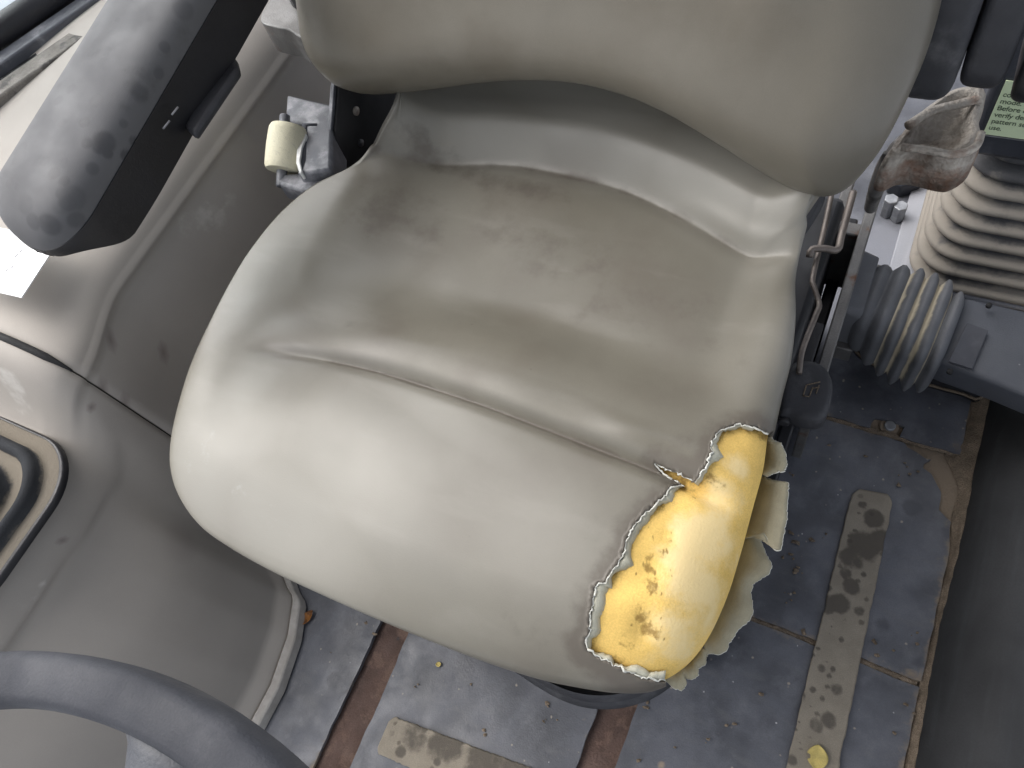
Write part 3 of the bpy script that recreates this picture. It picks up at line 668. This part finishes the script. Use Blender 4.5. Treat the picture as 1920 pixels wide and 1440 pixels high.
flap([(1424, 890), (1408, 950), (1398, 985), (1390, 1010)], [(1440, 900), (1460, 903), (1478, 906), (1476, 940), (1474, 975), (1468, 1005), (1464, 1031), (1456, 1033), (1446, 1024), (1438, 1014), (1430, 1000), (1424, 1004)], .375, .39, seed=2, label='broad ripped flap hanging beside the foam')
flap([(1392, 1000), (1372, 1070), (1350, 1130), (1318, 1190)], [(1425, 1003), (1428, 1020), (1436, 1042), (1448, 1060), (1440, 1076), (1428, 1084), (1412, 1094), (1406, 1112), (1410, 1132), (1411, 1150), (1400, 1168), (1382, 1180), (1374, 1196), (1366, 1206), (1362, 1220), (1350, 1226), (1335, 1224), (1322, 1226)], .365, .372, seed=3, n=90, label='long ripped flap with a jagged edge')
flap([(1312, 1205), (1285, 1235), (1245, 1245), (1215, 1248)], [(1325, 1226), (1322, 1245), (1308, 1254), (1309, 1266), (1297, 1274), (1284, 1270), (1286, 1284), (1277, 1294), (1262, 1288), (1250, 1276), (1240, 1282), (1228, 1272)], .365, .372, seed=4, label='frilled ripped flap at the lower corner')

# black pan under the cushion
nrm2 = OC - OL[:, :2]; nrm2 /= np.linalg.norm(nrm2, axis=1)[:, None]
def panring(ins_, dz): 
    fr_ = np.exp(-((OL[:, 0] + .115) / .07) ** 2) * (OL[:, 1] < .15)
    return np.c_[OL[:, :2] + nrm2 * (ins_ - .024 * fr_[:, None]), OL[:, 2] + dz]
rings = [panring(.024, -.072), panring(.019, -.078), panring(.021, -.084), panring(.018, -.088), panring(.014, -.092), panring(.017, -.098), panring(.020, -.104), panring(.05, -.12), panring(.12, -.125)]
mesh('seat_pan', *loft(rings, caps=False), M['blackdust'], seat)
# base, rails
def part(name, vf, m, **k): return mesh(name, *vf, m, seat, **k)
part('suspension_base', box(-.50, -.030, .14, .70, .012, .285), M['black'], bevel=.01)
part('slide_plate', box(-.006, .007, .455, .80, .03, .245), M['steel'], bevel=.002)
part('slide_rail', box(-.028, -.012, .30, .80, .10, .135), M['black'], bevel=.003)
part('release_rod', tube(spline(np.array([P(1560, 360, .30), P(1545, 430, .30), P(1524, 520, .30), P(1527, 540, .30), P(1536, 570, .30), P(1530, 590, .305), P(1505, 655, .308), P(1498, 700, .31)]), 50), .0032, 10), M['rod'])
part('cross_wire', tube(spline(np.array([P(1518, 482, .308), P(1522, 468, .312), P(1545, 466, .312), P(1570, 468, .308), P(1578, 440, .308), P(1600, 360, .308)]), 40), .0042, 10), M['rod'])
part('link_bar', box(-.043, -.030, .66, .86, .20, .215), M['steel'], bevel=.002)
part('rail_bracket', box(-.05, .0, .685, .705, .12, .235), M['steel'], bevel=.002)
# release paddle
pd = np.array([(1480, 690), (1495, 676), (1530, 676), (1552, 692), (1563, 722), (1556, 765), (1540, 788), (1505, 786), (1480, 775), (1463, 772), (1466, 740)], float)
pt = np.array([P(x, y, .30) for x, y in spline(pd, 44, closed=True)]); pc = pt.mean(0)
def pr(s, dz): return np.c_[pc[:2] + (pt[:, :2] - pc[:2]) * s, np.full(44, .30 + dz)]
lv = part('release_paddle', loft([pr(.5, .003), pr(.75, .0028), pr(.9, .0015), pr(.97, -.002), pr(1, -.008), pr(1, -.020), pr(.95, -.025)]), M['blackdust'], label='black plastic release paddle')
# worn emblem on the paddle
em = []
e0 = P(1520, 728, .304)
for (x, y, x2, y2) in [(1506, 742, 1512, 722), (1512, 722, 1538, 716), (1518, 742, 1524, 726), (1506, 742, 1518, 744), (1524, 728, 1536, 726), (1530, 738, 1536, 722)]:
    em.append(tube([P(x, y, .3035), P(x2, y2, .3035)], .0007, 6))
mesh('emblem', *joinvf(em), M['dirt'], lv)
part('paddle_stop', tube([P(1468, 795, .285), P(1474, 770, .285)], .007, 12), M['black'], bevel=.002)
lm = part('paddle_arm', box(-.045, -.012, .40, .52, .262, .272), M['black'], bevel=.002)

# backrest -----------------------------------------------------------------
TB = math.radians(16); bo = np.array([-.30, .555, .50]); bu = np.array([1., 0, 0]); bv_ = np.array([0, math.sin(TB), math.cos(TB)]); bn = np.array([0, -math.cos(TB), math.sin(TB)])
def Pback(x, y, off=0.0):
    r = ray(x, y); t_ = ((bo + bn * off - CP) @ bn) / (r @ bn); p = CP + r * t_ - bo; return np.array([p @ bu, p @ bv_])
BO = [(538, -70), (548, -10), (562, 60), (590, 115), (632, 160), (668, 178), (705, 183), (760, 178), (830, 170), (900, 161), (970, 157), (1060, 161), (1150, 178), (1240, 213), (1320, 260), (1400, 313), (1460, 350), (1505, 371), (1545, 377), (1585, 366), (1625, 325), (1660, 275), (1700, 195), (1735, 110), (1757, 30), (1775, -70)]
b2 = [Pback(x, y, .02) for x, y in BO]
L0, R0 = b2[0], b2[-1]
b2 += [(R0[0] - .005, R0[1] + .12), (R0[0] - .05, R0[1] + .24), (0, R0[1] + .28), (L0[0] + .05, L0[1] + .24), (L0[0] + .005, L0[1] + .12)]
BL = spline(np.array(b2), 420, closed=True); BC = np.array([0.0, .22])
def bdist(xy):
    s = BL; D = ((xy[:, None] - s[None]) ** 2).sum(-1); return np.sqrt(D.min(1))
def back_w(xy):
    a, b = xy[:, 0], xy[:, 1]; d = bdist(xy)
    top = .050 - .018 * np.exp(-(a / .17) ** 2) * sm((b - .0) / .2) + .006 * np.exp(-((a - .185) / .03) ** 2) * sm((b - .08) / .1) + .006 * np.exp(-((a + .2) / .04) ** 2) * sm((b - .08) / .1)
    top += .012 * np.exp(-((b - .03) / .06) ** 2) + .0012 * np.sin(a * 23) * np.sin(b * 31)
    s = np.clip(d / .07, 0, 1); return top * np.sqrt(1 - (1 - s) ** 2)
rings = []; n = 70
for w_, k in [(-.075, .80), (-.072, .92), (-.055, .985), (-.03, 1.0), (-.012, 1.0)]:
    xy = BC + (BL - BC) * k; rings.append((xy, np.full(len(xy), w_)))
for s in np.linspace(0, .985, n) ** 1.3:
    xy = BL + (BC - BL) * s; rings.append((xy, back_w(xy)))
R3 = [bo + xy[:, :1] * bu + xy[:, 1:] * bv_ + w_[:, None] * bn for xy, w_ in rings]
v, f = loft(R3)
gr = surf_spots(v, [(640, 100, 60, .3), (760, 120, 70, .35), (800, 130, 60, .35), (1350, 250, 80, .2), (600, 40, 60, .35), (680, 60, 80, .25), (1640, 260, 40, .25)], soft=.9)
mesh('backrest', v, f, M['vinyl_back'], seat, attrs={'grime_shade': gr}, label='beige vinyl backrest pad')
# frame behind backrest
part('back_frame', prism([bo + bu * a_ + bv_ * b_ - bn * .08 for a_, b_ in [(-.24, -.02), (.24, -.02), (.26, .4), (-.26, .4)]], -bn * .02), M['black'], bevel=.004)

# left side: black plate, belt retractor
def PX(x, y, X): r = ray(x, y); return CP + r * (X / r[0])
ye = [PX(609, 345, -.618), PX(618, 290, -.618), PX(627, 165, -.618)]
yz = [(ye[0][1], .26), (ye[0][1], ye[0][2]), (ye[1][1], ye[1][2]), (ye[2][1], ye[2][2]), (ye[2][1] + .03, ye[2][2] + .02), (.80, ye[2][2] + .02), (.80, .26)]
spl = part('side_plate', prism([(-.6185, y_, z_) for y_, z_ in yz], (-.006, 0, 0)), M['bluegrey'], bevel=.001)
mesh('plate_lining', *prism([(-.614, y_ + .003, z_ - .003) for y_, z_ in yz], (-.0045, 0, 0)), M['gap'], spl)
for (x_, y_, r_, m_) in [(667, 208, .0055, 'cast'), (676, 268, .005, 'blackdust')]:
    h_ = PX(x_, y_, -.6135); pv, pf = cyl(h_, (1, 0, 0), r_, .004, 16); mesh('plate_screw', pv, pf, M[m_], spl, attrs={'rust': np.full(len(pv), .2)})
# retractor housing
zr = .458
hs = np.array([P(x, y, zr) for x, y in [(537, 176), (624, 196), (620, 318), (556, 326), (572, 262), (570, 232), (534, 224)]])
rt = part('belt_retractor', prism(hs, (0, 0, -.05)), M['bluegrey'], bevel=.004, label='grey seat belt retractor housing')
mesh('guide_slot', *prism(np.array([P(x, y, zr + .001) for x, y in [(566, 231), (594, 231), (594, 235), (575, 235), (572, 300), (566, 320), (563, 300)]]), (0, 0, -.008)), M['wheel'], rt)
lowb = np.array([P(x, y, zr - .015) for x, y in [(522, 326), (572, 322), (620, 318), (600, 362), (560, 356), (518, 342)]])
mesh('lower_bracket', *prism(lowb, (0, 0, -.03)), M['bluegrey'], rt, bevel=.004)
# webbing wound on the guide: a slightly barrel-shaped roll on a pin
a0 = P(541, 238, zr + .01); t0_ = (zr + .01 - CAMH) / ray(541, 238)[2]; a1 = CP + ray(531, 320) * t0_; k = 15; ax = (a1 - a0)
rr = .0225 * (1 + .05 * np.sin(np.linspace(0, math.pi, k)))
pth = np.array([a0 + ax * t_ for t_ in np.linspace(0, 1, k)])
rr[0] *= .93; rr[-1] *= .93
mesh('belt_roll', *tube(pth, rr, 28), M['cream'], rt, auto=50, label='cream roll of belt webbing')
mesh('belt_pin', *tube([a0 - ax * .26 - np.array([.008, 0, 0]), a1 + ax * .38], .0065, 12), M['bluegrey'], rt, bevel=.002)
wl = np.array([P(x, y, zr + .004) for x, y in [(571, 248), (575, 252), (566, 275), (562, 300), (566, 322), (561, 324), (555, 305), (556, 278)]])
mesh('belt_tail', *prism(wl, (0, 0, -.012)), M['whiteplastic'], rt, bevel=.001)

# left armrest -----------------------------------------------------------------
ar = mesh('armrest', *box(-.69, -.63, .60, .66, .50, .72), M['black'], seat, bevel=.01, label='left armrest with dusty spotted grey pad')
def arm_ring(y, zc, x0, x1, h, rx, s=1.0):
    # rounded pad section, flat-ish top; returns x,z loop
    cx_ = (x0 + x1) / 2; hw = (x1 - x0) / 2; th = np.linspace(0, 2 * np.pi, 200, endpoint=False); e = 2 / 3.2
    cxp = np.sign(np.cos(th)) * np.abs(np.cos(th)) ** e; szp = np.sign(np.sin(th)) * np.abs(np.sin(th)) ** e
    return np.stack([cx_ + hw * s * cxp, np.full(200, y), zc - h / 2 + h / 2 * s * szp], 1)
rings = []
y_tip = .172
for y in np.r_[y_tip + .045 * (1 - np.cos(np.linspace(0.04, math.pi / 2, 40))), np.linspace(.2185, .60, 260)]:
    t_ = (y - y_tip); s = math.sqrt(max(0, 1 - (1 - min(1, t_ / .045)) ** 2)); s2 = .35 + .65 * s
    zc = .668 + .16 * (y - y_tip); rings.append(arm_ring(y, zc - .010 * (1 - s), -.702, -.598, .062, 0, max(.05, s) ** .8))
v, f = loft(rings)
for i_ in range(len(rings)):
    y_ = rings[i_][0, 1]; s_ = math.sqrt(max(0, 1 - (1 - min(1, (y_ - y_tip) / .045)) ** 2)); md = .668 + .16 * (y_ - y_tip) - .010 * (1 - s_) - .031
    v[i_ * 200:(i_ + 1) * 200, 2] = np.maximum(v[i_ * 200:(i_ + 1) * 200, 2], md - .005)
sp = [(165, 95, 7, .4), (172, 90, 7, .5), (198, 90, 9, .6), (127, 162, 9, .6), (104, 182, 9, .6), (177, 183, 12, .8), (155, 224, 9, .8), (116, 224, 8, .5), (65, 220, 16, .4), (30, 290, 14, .7), (33, 275, 14, .6), (82, 297, 9, .7), (96, 320, 11, .8), (115, 335, 9, .6), (116, 296, 6, .4),
      (160, 262, 9, .8), (195, 258, 17, .9), (185, 268, 12, .8), (208, 283, 9, .9), (242, 291, 9, 1), (256, 262, 8, .9), (238, 230, 7, .6), (180, 312, 10, .6), (112, 355, 9, .5), (40, 385, 16, .6), (10, 340, 8, .6), (32, 345, 5, .5), (305, 137, 9, .6), (316, 85, 9, .6), (342, 115, 5, .5), (165, 33, 12, .3), (105, 155, 5, .3), (220, 30, 4, .4), (270, 175, 14, .5), (55, 418, 14, .8), (85, 425, 18, .8), (145, 420, 14, .7), (120, 380, 14, .6), (140, 365, 20, .5), (345, 10, 16, .5)]
gl = [(330, 50, 34, .55), (308, 90, 30, .6), (290, 130, 34, .6), (262, 105, 24, .4), (240, 125, 26, .45), (262, 165, 26, .6), (240, 200, 24, .5), (215, 240, 22, .5), (190, 265, 22, .6), (200, 205, 16, .35), (170, 320, 20, .4), (140, 370, 26, .5), (110, 395, 26, .5), (80, 425, 26, .6), (270, 30, 26, .3), (255, 60, 24, .35), (285, 200, 20, .35), (240, 300, 18, .3), (150, 405, 24, .5)]
mesh('arm_pad', v, f, M['pad'], ar, attrs={'spot': surf_spots(v, sp, soft=.22), 'grime_shade': surf_spots(v, [(a1, b1, c1, d1 * .8) for a1, b1, c1, d1 in gl], soft=.9)}, label='grey rubber pad dappled with water spots')
rings = []
for y in np.r_[y_tip - .0005 + .0455 * (1 - np.cos(np.linspace(0.04, math.pi / 2, 26))), np.linspace(.222, .60, 60)]:
    s = math.sqrt(max(0, 1 - (1 - min(1, max(0, y - y_tip) / .045)) ** 2)); md = .668 + .16 * (y - y_tip) - .010 * (1 - s) - .031
    cx_ = -.65; hw = .0527 * max(.05, s) ** .8 + .0006; dp = .014 + .036 * sm((y - .170) / .06); hb = hw * (.97 - .10 * sm((.28 - y) / .1))
    rings.append(np.array([(cx_ - hw, y, md - .001), (cx_ + hw, y, md - .001), (cx_ + hw, y, md - dp * .45), (cx_ + hb, y + .004 * (1 - s), md - dp), (cx_ - hb, y + .004 * (1 - s), md - dp), (cx_ - hw, y, md - dp * .45)]))
mesh('arm_shell', *loft(rings), M['black'], ar, bevel=.003)
lz = .668 + .16 * (.36 - y_tip) - .07
lv_, lf_ = prism([P(408, 100, lz + .0), P(440, 105, lz), P(446, 128, lz), P(362, 252, lz), P(344, 235, lz)], (0, 0, -.010))
mesh('arm_latch', lv_, lf_, M['blackdust'], ar, bevel=.004)
for (x, y) in [(328, 208), (312, 234)]:
    c_ = P(x, y, .668 + .16 * (.34 - y_tip) - .045); mesh('scuff_clip', *tube([c_ - np.array([0, .005, 0]), c_ + np.array([0, .005, 0])], .0009, 6), M['bluegrey'], ar)

# right armrest folded up, and its cast bracket
ar2 = mesh('armrest', *box(.02, .035, .61, .63, .545, .60), M['black'], seat, bevel=.006, label='right armrest folded up beside the backrest')
def lobe(x0, x1, y0, depth, z0, z1, lean, name, m):
    rings = []
    for i, z in enumerate(np.r_[z0 + .03 * (1 - np.cos(np.linspace(.1, math.pi / 2, 10))), np.linspace(z0 + .04, z1, 14)]):
        s = math.sqrt(max(0.02, 1 - (1 - min(1, (z - z0) / .03)) ** 2)); yy_ = y0 + (z - z0) * lean
        r2 = rrect((x0 + x1) / 2, yy_ + depth / 2 + (1 - s) * depth * .15, (x1 - x0) / 2 * (.55 + .45 * s), depth / 2 * (.5 + .5 * s), min((x1 - x0) / 2, depth / 2) * .5, 6); rings.append(np.c_[r2, np.full(len(r2), z)])
    return mesh(name, *loft(rings), m, ar2)
lobe(-.010, .034, .585, .075, .525, .95, .20, 'arm_shell', M['blackdust'])
lobe(.036, .070, .60, .08, .53, .95, .20, 'arm_pad', M['blackdust'])
lobe(.078, .11, .60, .08, .52, .95, .20, 'arm_pad', M['black'])
cb = [(1655, 290), (1690, 245), (1712, 222), (1745, 200), (1790, 178), (1842, 178), (1846, 200), (1838, 230), (1845, 258), (1832, 285), (1800, 302), (1770, 300), (1735, 292), (1700, 290), (1672, 300)]
cb2 = spline(np.array(cb, float), 80, closed=True); zc_ = .455
c3 = np.array([P(x, y, zc_) for x, y in cb2]); cc = c3.mean(0)
rings = []
for s, dz in [(1, -.035), (1.0, -.012), (.96, -.003), (.88, .004), (.7, .009), (.5, -.004), (.3, -.010), (.1, -.012)]:
    rr_ = np.c_[cc[:2] + (c3[:, :2] - cc[:2]) * s, np.full(80, zc_ + dz)]; rr_[:, 2] += .010 * np.clip((rr_[:, 1] - cc[1]) / .05, -1, 1); rings.append(rr_)
v, f = loft(rings); rs = np.exp(-((np.repeat([1, 1, .96, .88, .7, .5, .3, .1], 80) - 1) / .07) ** 2) * .5
mesh('cast_bracket', v, f, M['cast'], ar2, attrs={'rust': rs}, label='rusty cast metal armrest bracket')
for pts_, r_ in [([(1702, 236), (1745, 210), (1795, 196), (1838, 186)], .0045), ([(1690, 276), (1740, 282), (1790, 290), (1828, 276), (1840, 250)], .0038)]:
    vv_, ff_ = tube(spline(np.array([P(x_, y_, .470) for x_, y_ in pts_]), 24), r_, 10); mesh('bracket_rib', vv_, ff_, M['cast'], ar2, attrs={'rust': np.full(len(vv_), .35)})
mesh('bracket_arm', *tube(spline(np.array([P(1700, 268, .43), P(1668, 300, .40), P(1645, 350, .36), P(1632, 390, .30)]), 16), np.linspace(.011, .007, 16), 12), M['steel'], ar2)
ch = P(515, 25, .56)
cbl = spline(np.array([(488, 38), (505, 0), (535, -30), (570, 20), (570, 70), (540, 55), (515, 50)], float), 50, closed=True)
c3 = np.array([P(x, y, .55) for x, y in cbl]); v, f = prism(c3, (0, 0, -.04)); mesh('cast_bracket', v, f, M['steel'], ar, attrs={'rust': np.full(len(v), .3)}, bevel=.005)

# ================================================================== RIGHT LEVERS
lb = thing('control_pedestal', 'dark control pedestal on a dusty ribbed bellows behind the seat', 'pedestal', (.2, .95, 0))
rings = []; dust = []
nz_ = 9
for i in range(nz_):
    z0 = .016 + i * .0245; sh = i * .0085; x0 = .072 + i * .0030; y0 = .792 + sh
    hx, hy = (.40 - x0) / 2, (1.10 - y0) / 2; cx_, cy_ = (.40 + x0) / 2, (1.10 + y0) / 2
    for off, dz, du_ in [(-.018, .0, .25), (-.010, .002, .6), (-.002, .006, .9), (.0, .011, 1.0), (-.003, .016, 1.0), (-.012, .020, .75), (-.018, .0225, .35)]:
        r2 = rrect(cx_, cy_, hx + off, hy + off, .055, 10); rings.append(np.c_[r2, np.full(len(r2), z0 + dz)])
        fade = 1.0 if i < 7 else .45; dust += list(du_ * fade * (.85 + .15 * np.sin(np.arange(len(r2)) * 1.7)))
v, f = loft(rings); mesh('ribbed_bellows', v, f, M['bellow'], lb, attrs={'dust': dust}, label='cream dusty ribbed bellows')
mesh('base_plate', *prism(np.c_[rrect(.245, .96, .195, .165, .02, 5), np.full(20, .016)], (0, 0, -.008)), M['lightplate'], lb, bevel=.002)
bxv, bxf = prism([(.088, .856, .228), (.42, .856, .228), (.42, .875, .62), (.088, .875, .62)], (0, .25, 0)); pod = mesh('pod_housing', bxv, bxf, M['darkpaint'], lb, bevel=.008)
# label on the pod front, tilted with it
sl = (.875 - .856) / (.62 - .228)
def podp(x, z, out): return np.array([x, .856 + (z - .228) * sl - out, z])
lab = mesh('warning_label', *prism([podp(.1005, .266, .0022), podp(.192, .266, .0022), podp(.192, .345, .0022), podp(.1005, .345, .0022)], (0, .0015, 0)), M['green'], pod, smooth=False, label='pale green printed label')
def text(s, x, z, size, m, parent):
    cu = bpy.data.curves.new('t', 'FONT'); cu.body = s; cu.size = size; cu.extrude = .0001; cu.align_x = 'LEFT'; cu.space_character = .95
    to = bpy.data.objects.new('t', cu); COL.objects.link(to); bpy.context.view_layer.update()
    me = bpy.data.meshes.new_from_object(to.evaluated_get(bpy.context.evaluated_depsgraph_get()))
    v_ = np.array([q_.co[:] for q_ in me.vertices]); f_ = [list(p_.vertices) for p_ in me.polygons]
    bpy.data.objects.remove(to); bpy.data.curves.remove(cu)
    w_ = np.array([podp(x + a[0], z + a[1], .0026 + a[2]) for a in v_])
    return mesh('printed_line', w_, f_, m, parent, smooth=False)
for i, s in enumerate(["control pattern", "mode. Read", "Before operating,", "verify desired", "pattern selected", "use."][::-1]):
    text(s, .1035, .2745 + i * .0098, .0098, M['print'], lab)
mesh('label_border', *box(.0995, .193, .8556, .8562, .2632, .2646), M['zinc'], lab, smooth=False)

lv = thing('floor_lever', 'grey lever arm with ribbed rubber boot beside the pedestal', 'lever', (.1, .65, .01))
def boot_sec(x, cy_, cz_, hy, hz, r, n=8, twist=0):
    q_ = rrect(0, 0, hy, hz, r, n); return np.stack([np.full(len(q_), x) + q_[:, 0] * twist, cy_ + q_[:, 0], cz_ + q_[:, 1]], 1)
rings = []; dust = []
prof = [(0, 0.0, .2)]
xs0 = .022
ribs = [(.022, .008), (.022, .012), (.018, .014), (.018, .016), (.018, .018), (.016, .014)]
x = xs0
for i, (wd, h) in enumerate(ribs):
    for t_, hh, du_ in [(0, 0, .85 if i in (2, 3, 4) else .15), (.15, .35, .5 if i in (2, 3, 4) else .1), (.4, .95, .0), (.6, 1, .05), (.85, .55, .3 if i in (2, 3, 4) else .1), (.97, .05, .85 if i in (2, 3, 4) else .15)]:
        g_ = h * hh * .62; k_ = (x - xs0 + wd * t_) / .13
        rings.append(boot_sec(x + wd * t_, .668 - .042 * k_, .118, .047 + .012 * math.sin(math.pi * min(1, k_)) + g_, .040 + .008 * math.sin(math.pi * min(1, k_)) + g_, .028, twist=.10)); dust += [du_] * 32
    x += wd
v, f = loft(rings); mesh('ribbed_boot', v, f, M['ribgrey'], lv, attrs={'dust': dust})
mesh('collar', *loft([boot_sec(.002, .672, .118, .050, .045, .008), boot_sec(.004, .672, .118, .053, .048, .008), boot_sec(.028, .670, .118, .052, .046, .014)]), M['ribgrey'], lv, attrs={'dust': np.full(96, .12)}, bevel=.002)
mesh('collar_frame', *loft([boot_sec(-.006, .668, .112, .047, .046, .004), boot_sec(.004, .668, .112, .055, .048, .004)]), M['black'], lv, bevel=.002)
mesh('mount_tab', *box(.010, .036, .70, .735, .11, .125), M['steel'], lv, bevel=.002)
mesh('mount_tab', *box(.004, .030, .608, .622, .06, .09), M['steel'], lv, bevel=.002)
arm = []
for x_, cy_, cz_, hy, hz in [(.128, .640, .124, .050, .026), (.145, .636, .128, .054, .024), (.20, .626, .136, .058, .022), (.30, .600, .150, .062, .022), (.42, .565, .165, .064, .022)]:
    arm.append(boot_sec(x_, cy_, cz_, hy, hz, .007, 5, twist=.10))
am = mesh('lever_arm', *loft(arm), M['greyplastic'], lv, auto=50)
pz = .1598
pn = np.array([P(x, y, .158) for x, y in [(1813, 606), (1852, 622), (1822, 694), (1778, 678)]]); ax_ = pn.copy()
ax_[:, 2] = [.1585, .1605, .1605, .1585]
mesh('inset_panel', *prism(ax_ + np.array([0, 0, .0008]), (0, 0, -.003)), M['wheel'], am, smooth=False, bevel=.0008)
hh = P(1853, 575, .162); mesh('pivot_hole', *cyl((hh[0], hh[1], .1645), (0, 0, 1), .0035, .004, 14), M['gap'], am)
hh = P(1779, 700, .15); mesh('pivot_hole', *cyl((hh[0], hh[1] , .154), (0, 0, 1), .0035, .004, 14), M['gap'], am)
bs = np.array([P(x, y, .025) for x, y in [(1608, 640), (1640, 610), (1760, 600), (1840, 660), (1838, 735), (1800, 728), (1740, 712), (1680, 692), (1630, 668)]])
bs2 = spline(bs, 60, closed=True); cc = bs2.mean(0)
mesh('base_gasket', *loft([np.c_[cc[:2] + (bs2[:, :2] - cc[:2]) * s, np.full(60, z)] for s, z in [(1.06, .008), (1.06, .016), (1.0, .018), (.99, .022), (.97, .060), (.85, .085)]]), M['black'], lv)
rr1 = np.c_[cc[:2] + (bs2[:, :2] - cc[:2]) * 1.055, np.full(60, .017)]
mesh('dust_ring', *tube(np.vstack([rr1, rr1[:2]]), .0022, 8, caps=False), M['dirt'], lv)

# clamp with bolts on the floor behind the seat slide
ck = thing('floor_clamp', 'galvanised clamp with two bolts behind the seat slide', 'clamp', (*P(1690, 350, .02)[:2], 0))
c_ = P(1700, 330, .03)
mesh('clamp_plate', *prism(PL([(1668, 300), (1705, 288), (1735, 295), (1742, 318), (1728, 340), (1690, 350), (1668, 340)], .035), (0, 0, -.028)), M['darkpaint'], ck, bevel=.003)
for (x, y, zz) in [(1672, 372, .045), (1715, 300, .05), (1690, 385, .04)]:
    c_ = P(x, y, zz); mesh('bolt', *cyl((c_[0], c_[1], zz / 2 + .004), (0, 0, 1), .011, zz - .008, 6), M['zinc'], ck, bevel=.0015, smooth=False)
mesh('clamp_wire', *tube([P(1708, 300, .05), P(1740, 322, .04)], .002, 8), M['zinc'], ck)

# ================================================================== STEERING WHEEL
sw = thing('steering_wheel', 'dusty dark grey steering wheel rim with a spoke', 'steering wheel', (-.148, -.256, .70))
wc = np.array([-.152, -.257, .790]); wnm = np.array([-.058, -.062, 1.]); wnm /= np.linalg.norm(wnm)
wa = np.cross([0, 1., 0], wnm); wa /= np.linalg.norm(wa); wb = np.cross(wnm, wa)
def wp(r, ang, h=0): return wc + r * (math.cos(ang) * wa + math.sin(ang) * wb) + wnm * h
rings = []
for a_ in np.linspace(0, 2 * np.pi, 161):
    er = math.cos(a_) * wa + math.sin(a_) * wb; th = np.linspace(0, 2 * np.pi, 20, endpoint=False)
    rx = .0098 * np.sign(np.cos(th)) * np.abs(np.cos(th)) ** .5; rz = .0115 * np.sign(np.sin(th)) * np.abs(np.sin(th)) ** .6
    rings.append(wc + er * .2095 + rx[:, None] * er + rz[:, None] * wnm)
mesh('wheel_rim', *loft(rings, caps=False), M['wheel'], sw)
sa = None
pr_ = P(372, 1402, .79) - wc; ang0 = math.atan2(pr_ @ wb, pr_ @ wa)
for k, a_ in enumerate([ang0, ang0 - 2.2, ang0 + 2.0]):
    rows = []
    for r_, hw, hh_ in [(.205, .030, .006), (.196, .019, .007), (.185, .0135, .0075), (.16, .012, .008), (.10, .013, .008), (.03, .016, .008)]:
        t_ = np.array([-math.sin(a_), math.cos(a_)]); tv = t_[0] * wa + t_[1] * wb; c_ = wp(r_, a_, -.03 * (1 - r_ / .205)); th = np.linspace(0, 2 * np.pi, 14, endpoint=False)
        rows.append(c_ + hw * np.cos(th)[:, None] * tv + hh_ * np.sin(th)[:, None] * wnm)
    mesh('spoke', *loft(rows), M['greyplastic'], sw, attrs={'dust': np.zeros(14 * len(rows))})
mesh('hub', *loft([wc + wnm * h_ + r_ * (np.cos(np.linspace(0, 2 * np.pi, 32, endpoint=False))[:, None] * wa + np.sin(np.linspace(0, 2 * np.pi, 32, endpoint=False))[:, None] * wb) for r_, h_ in [(.045, -.05), (.05, -.035), (.046, -.018), (.03, -.010)]]), M['black'], sw)
mesh('column', *tube([wc - wnm * .05, wc - wnm * .5, wc - wnm * .785], .028, 20), M['black'], sw)
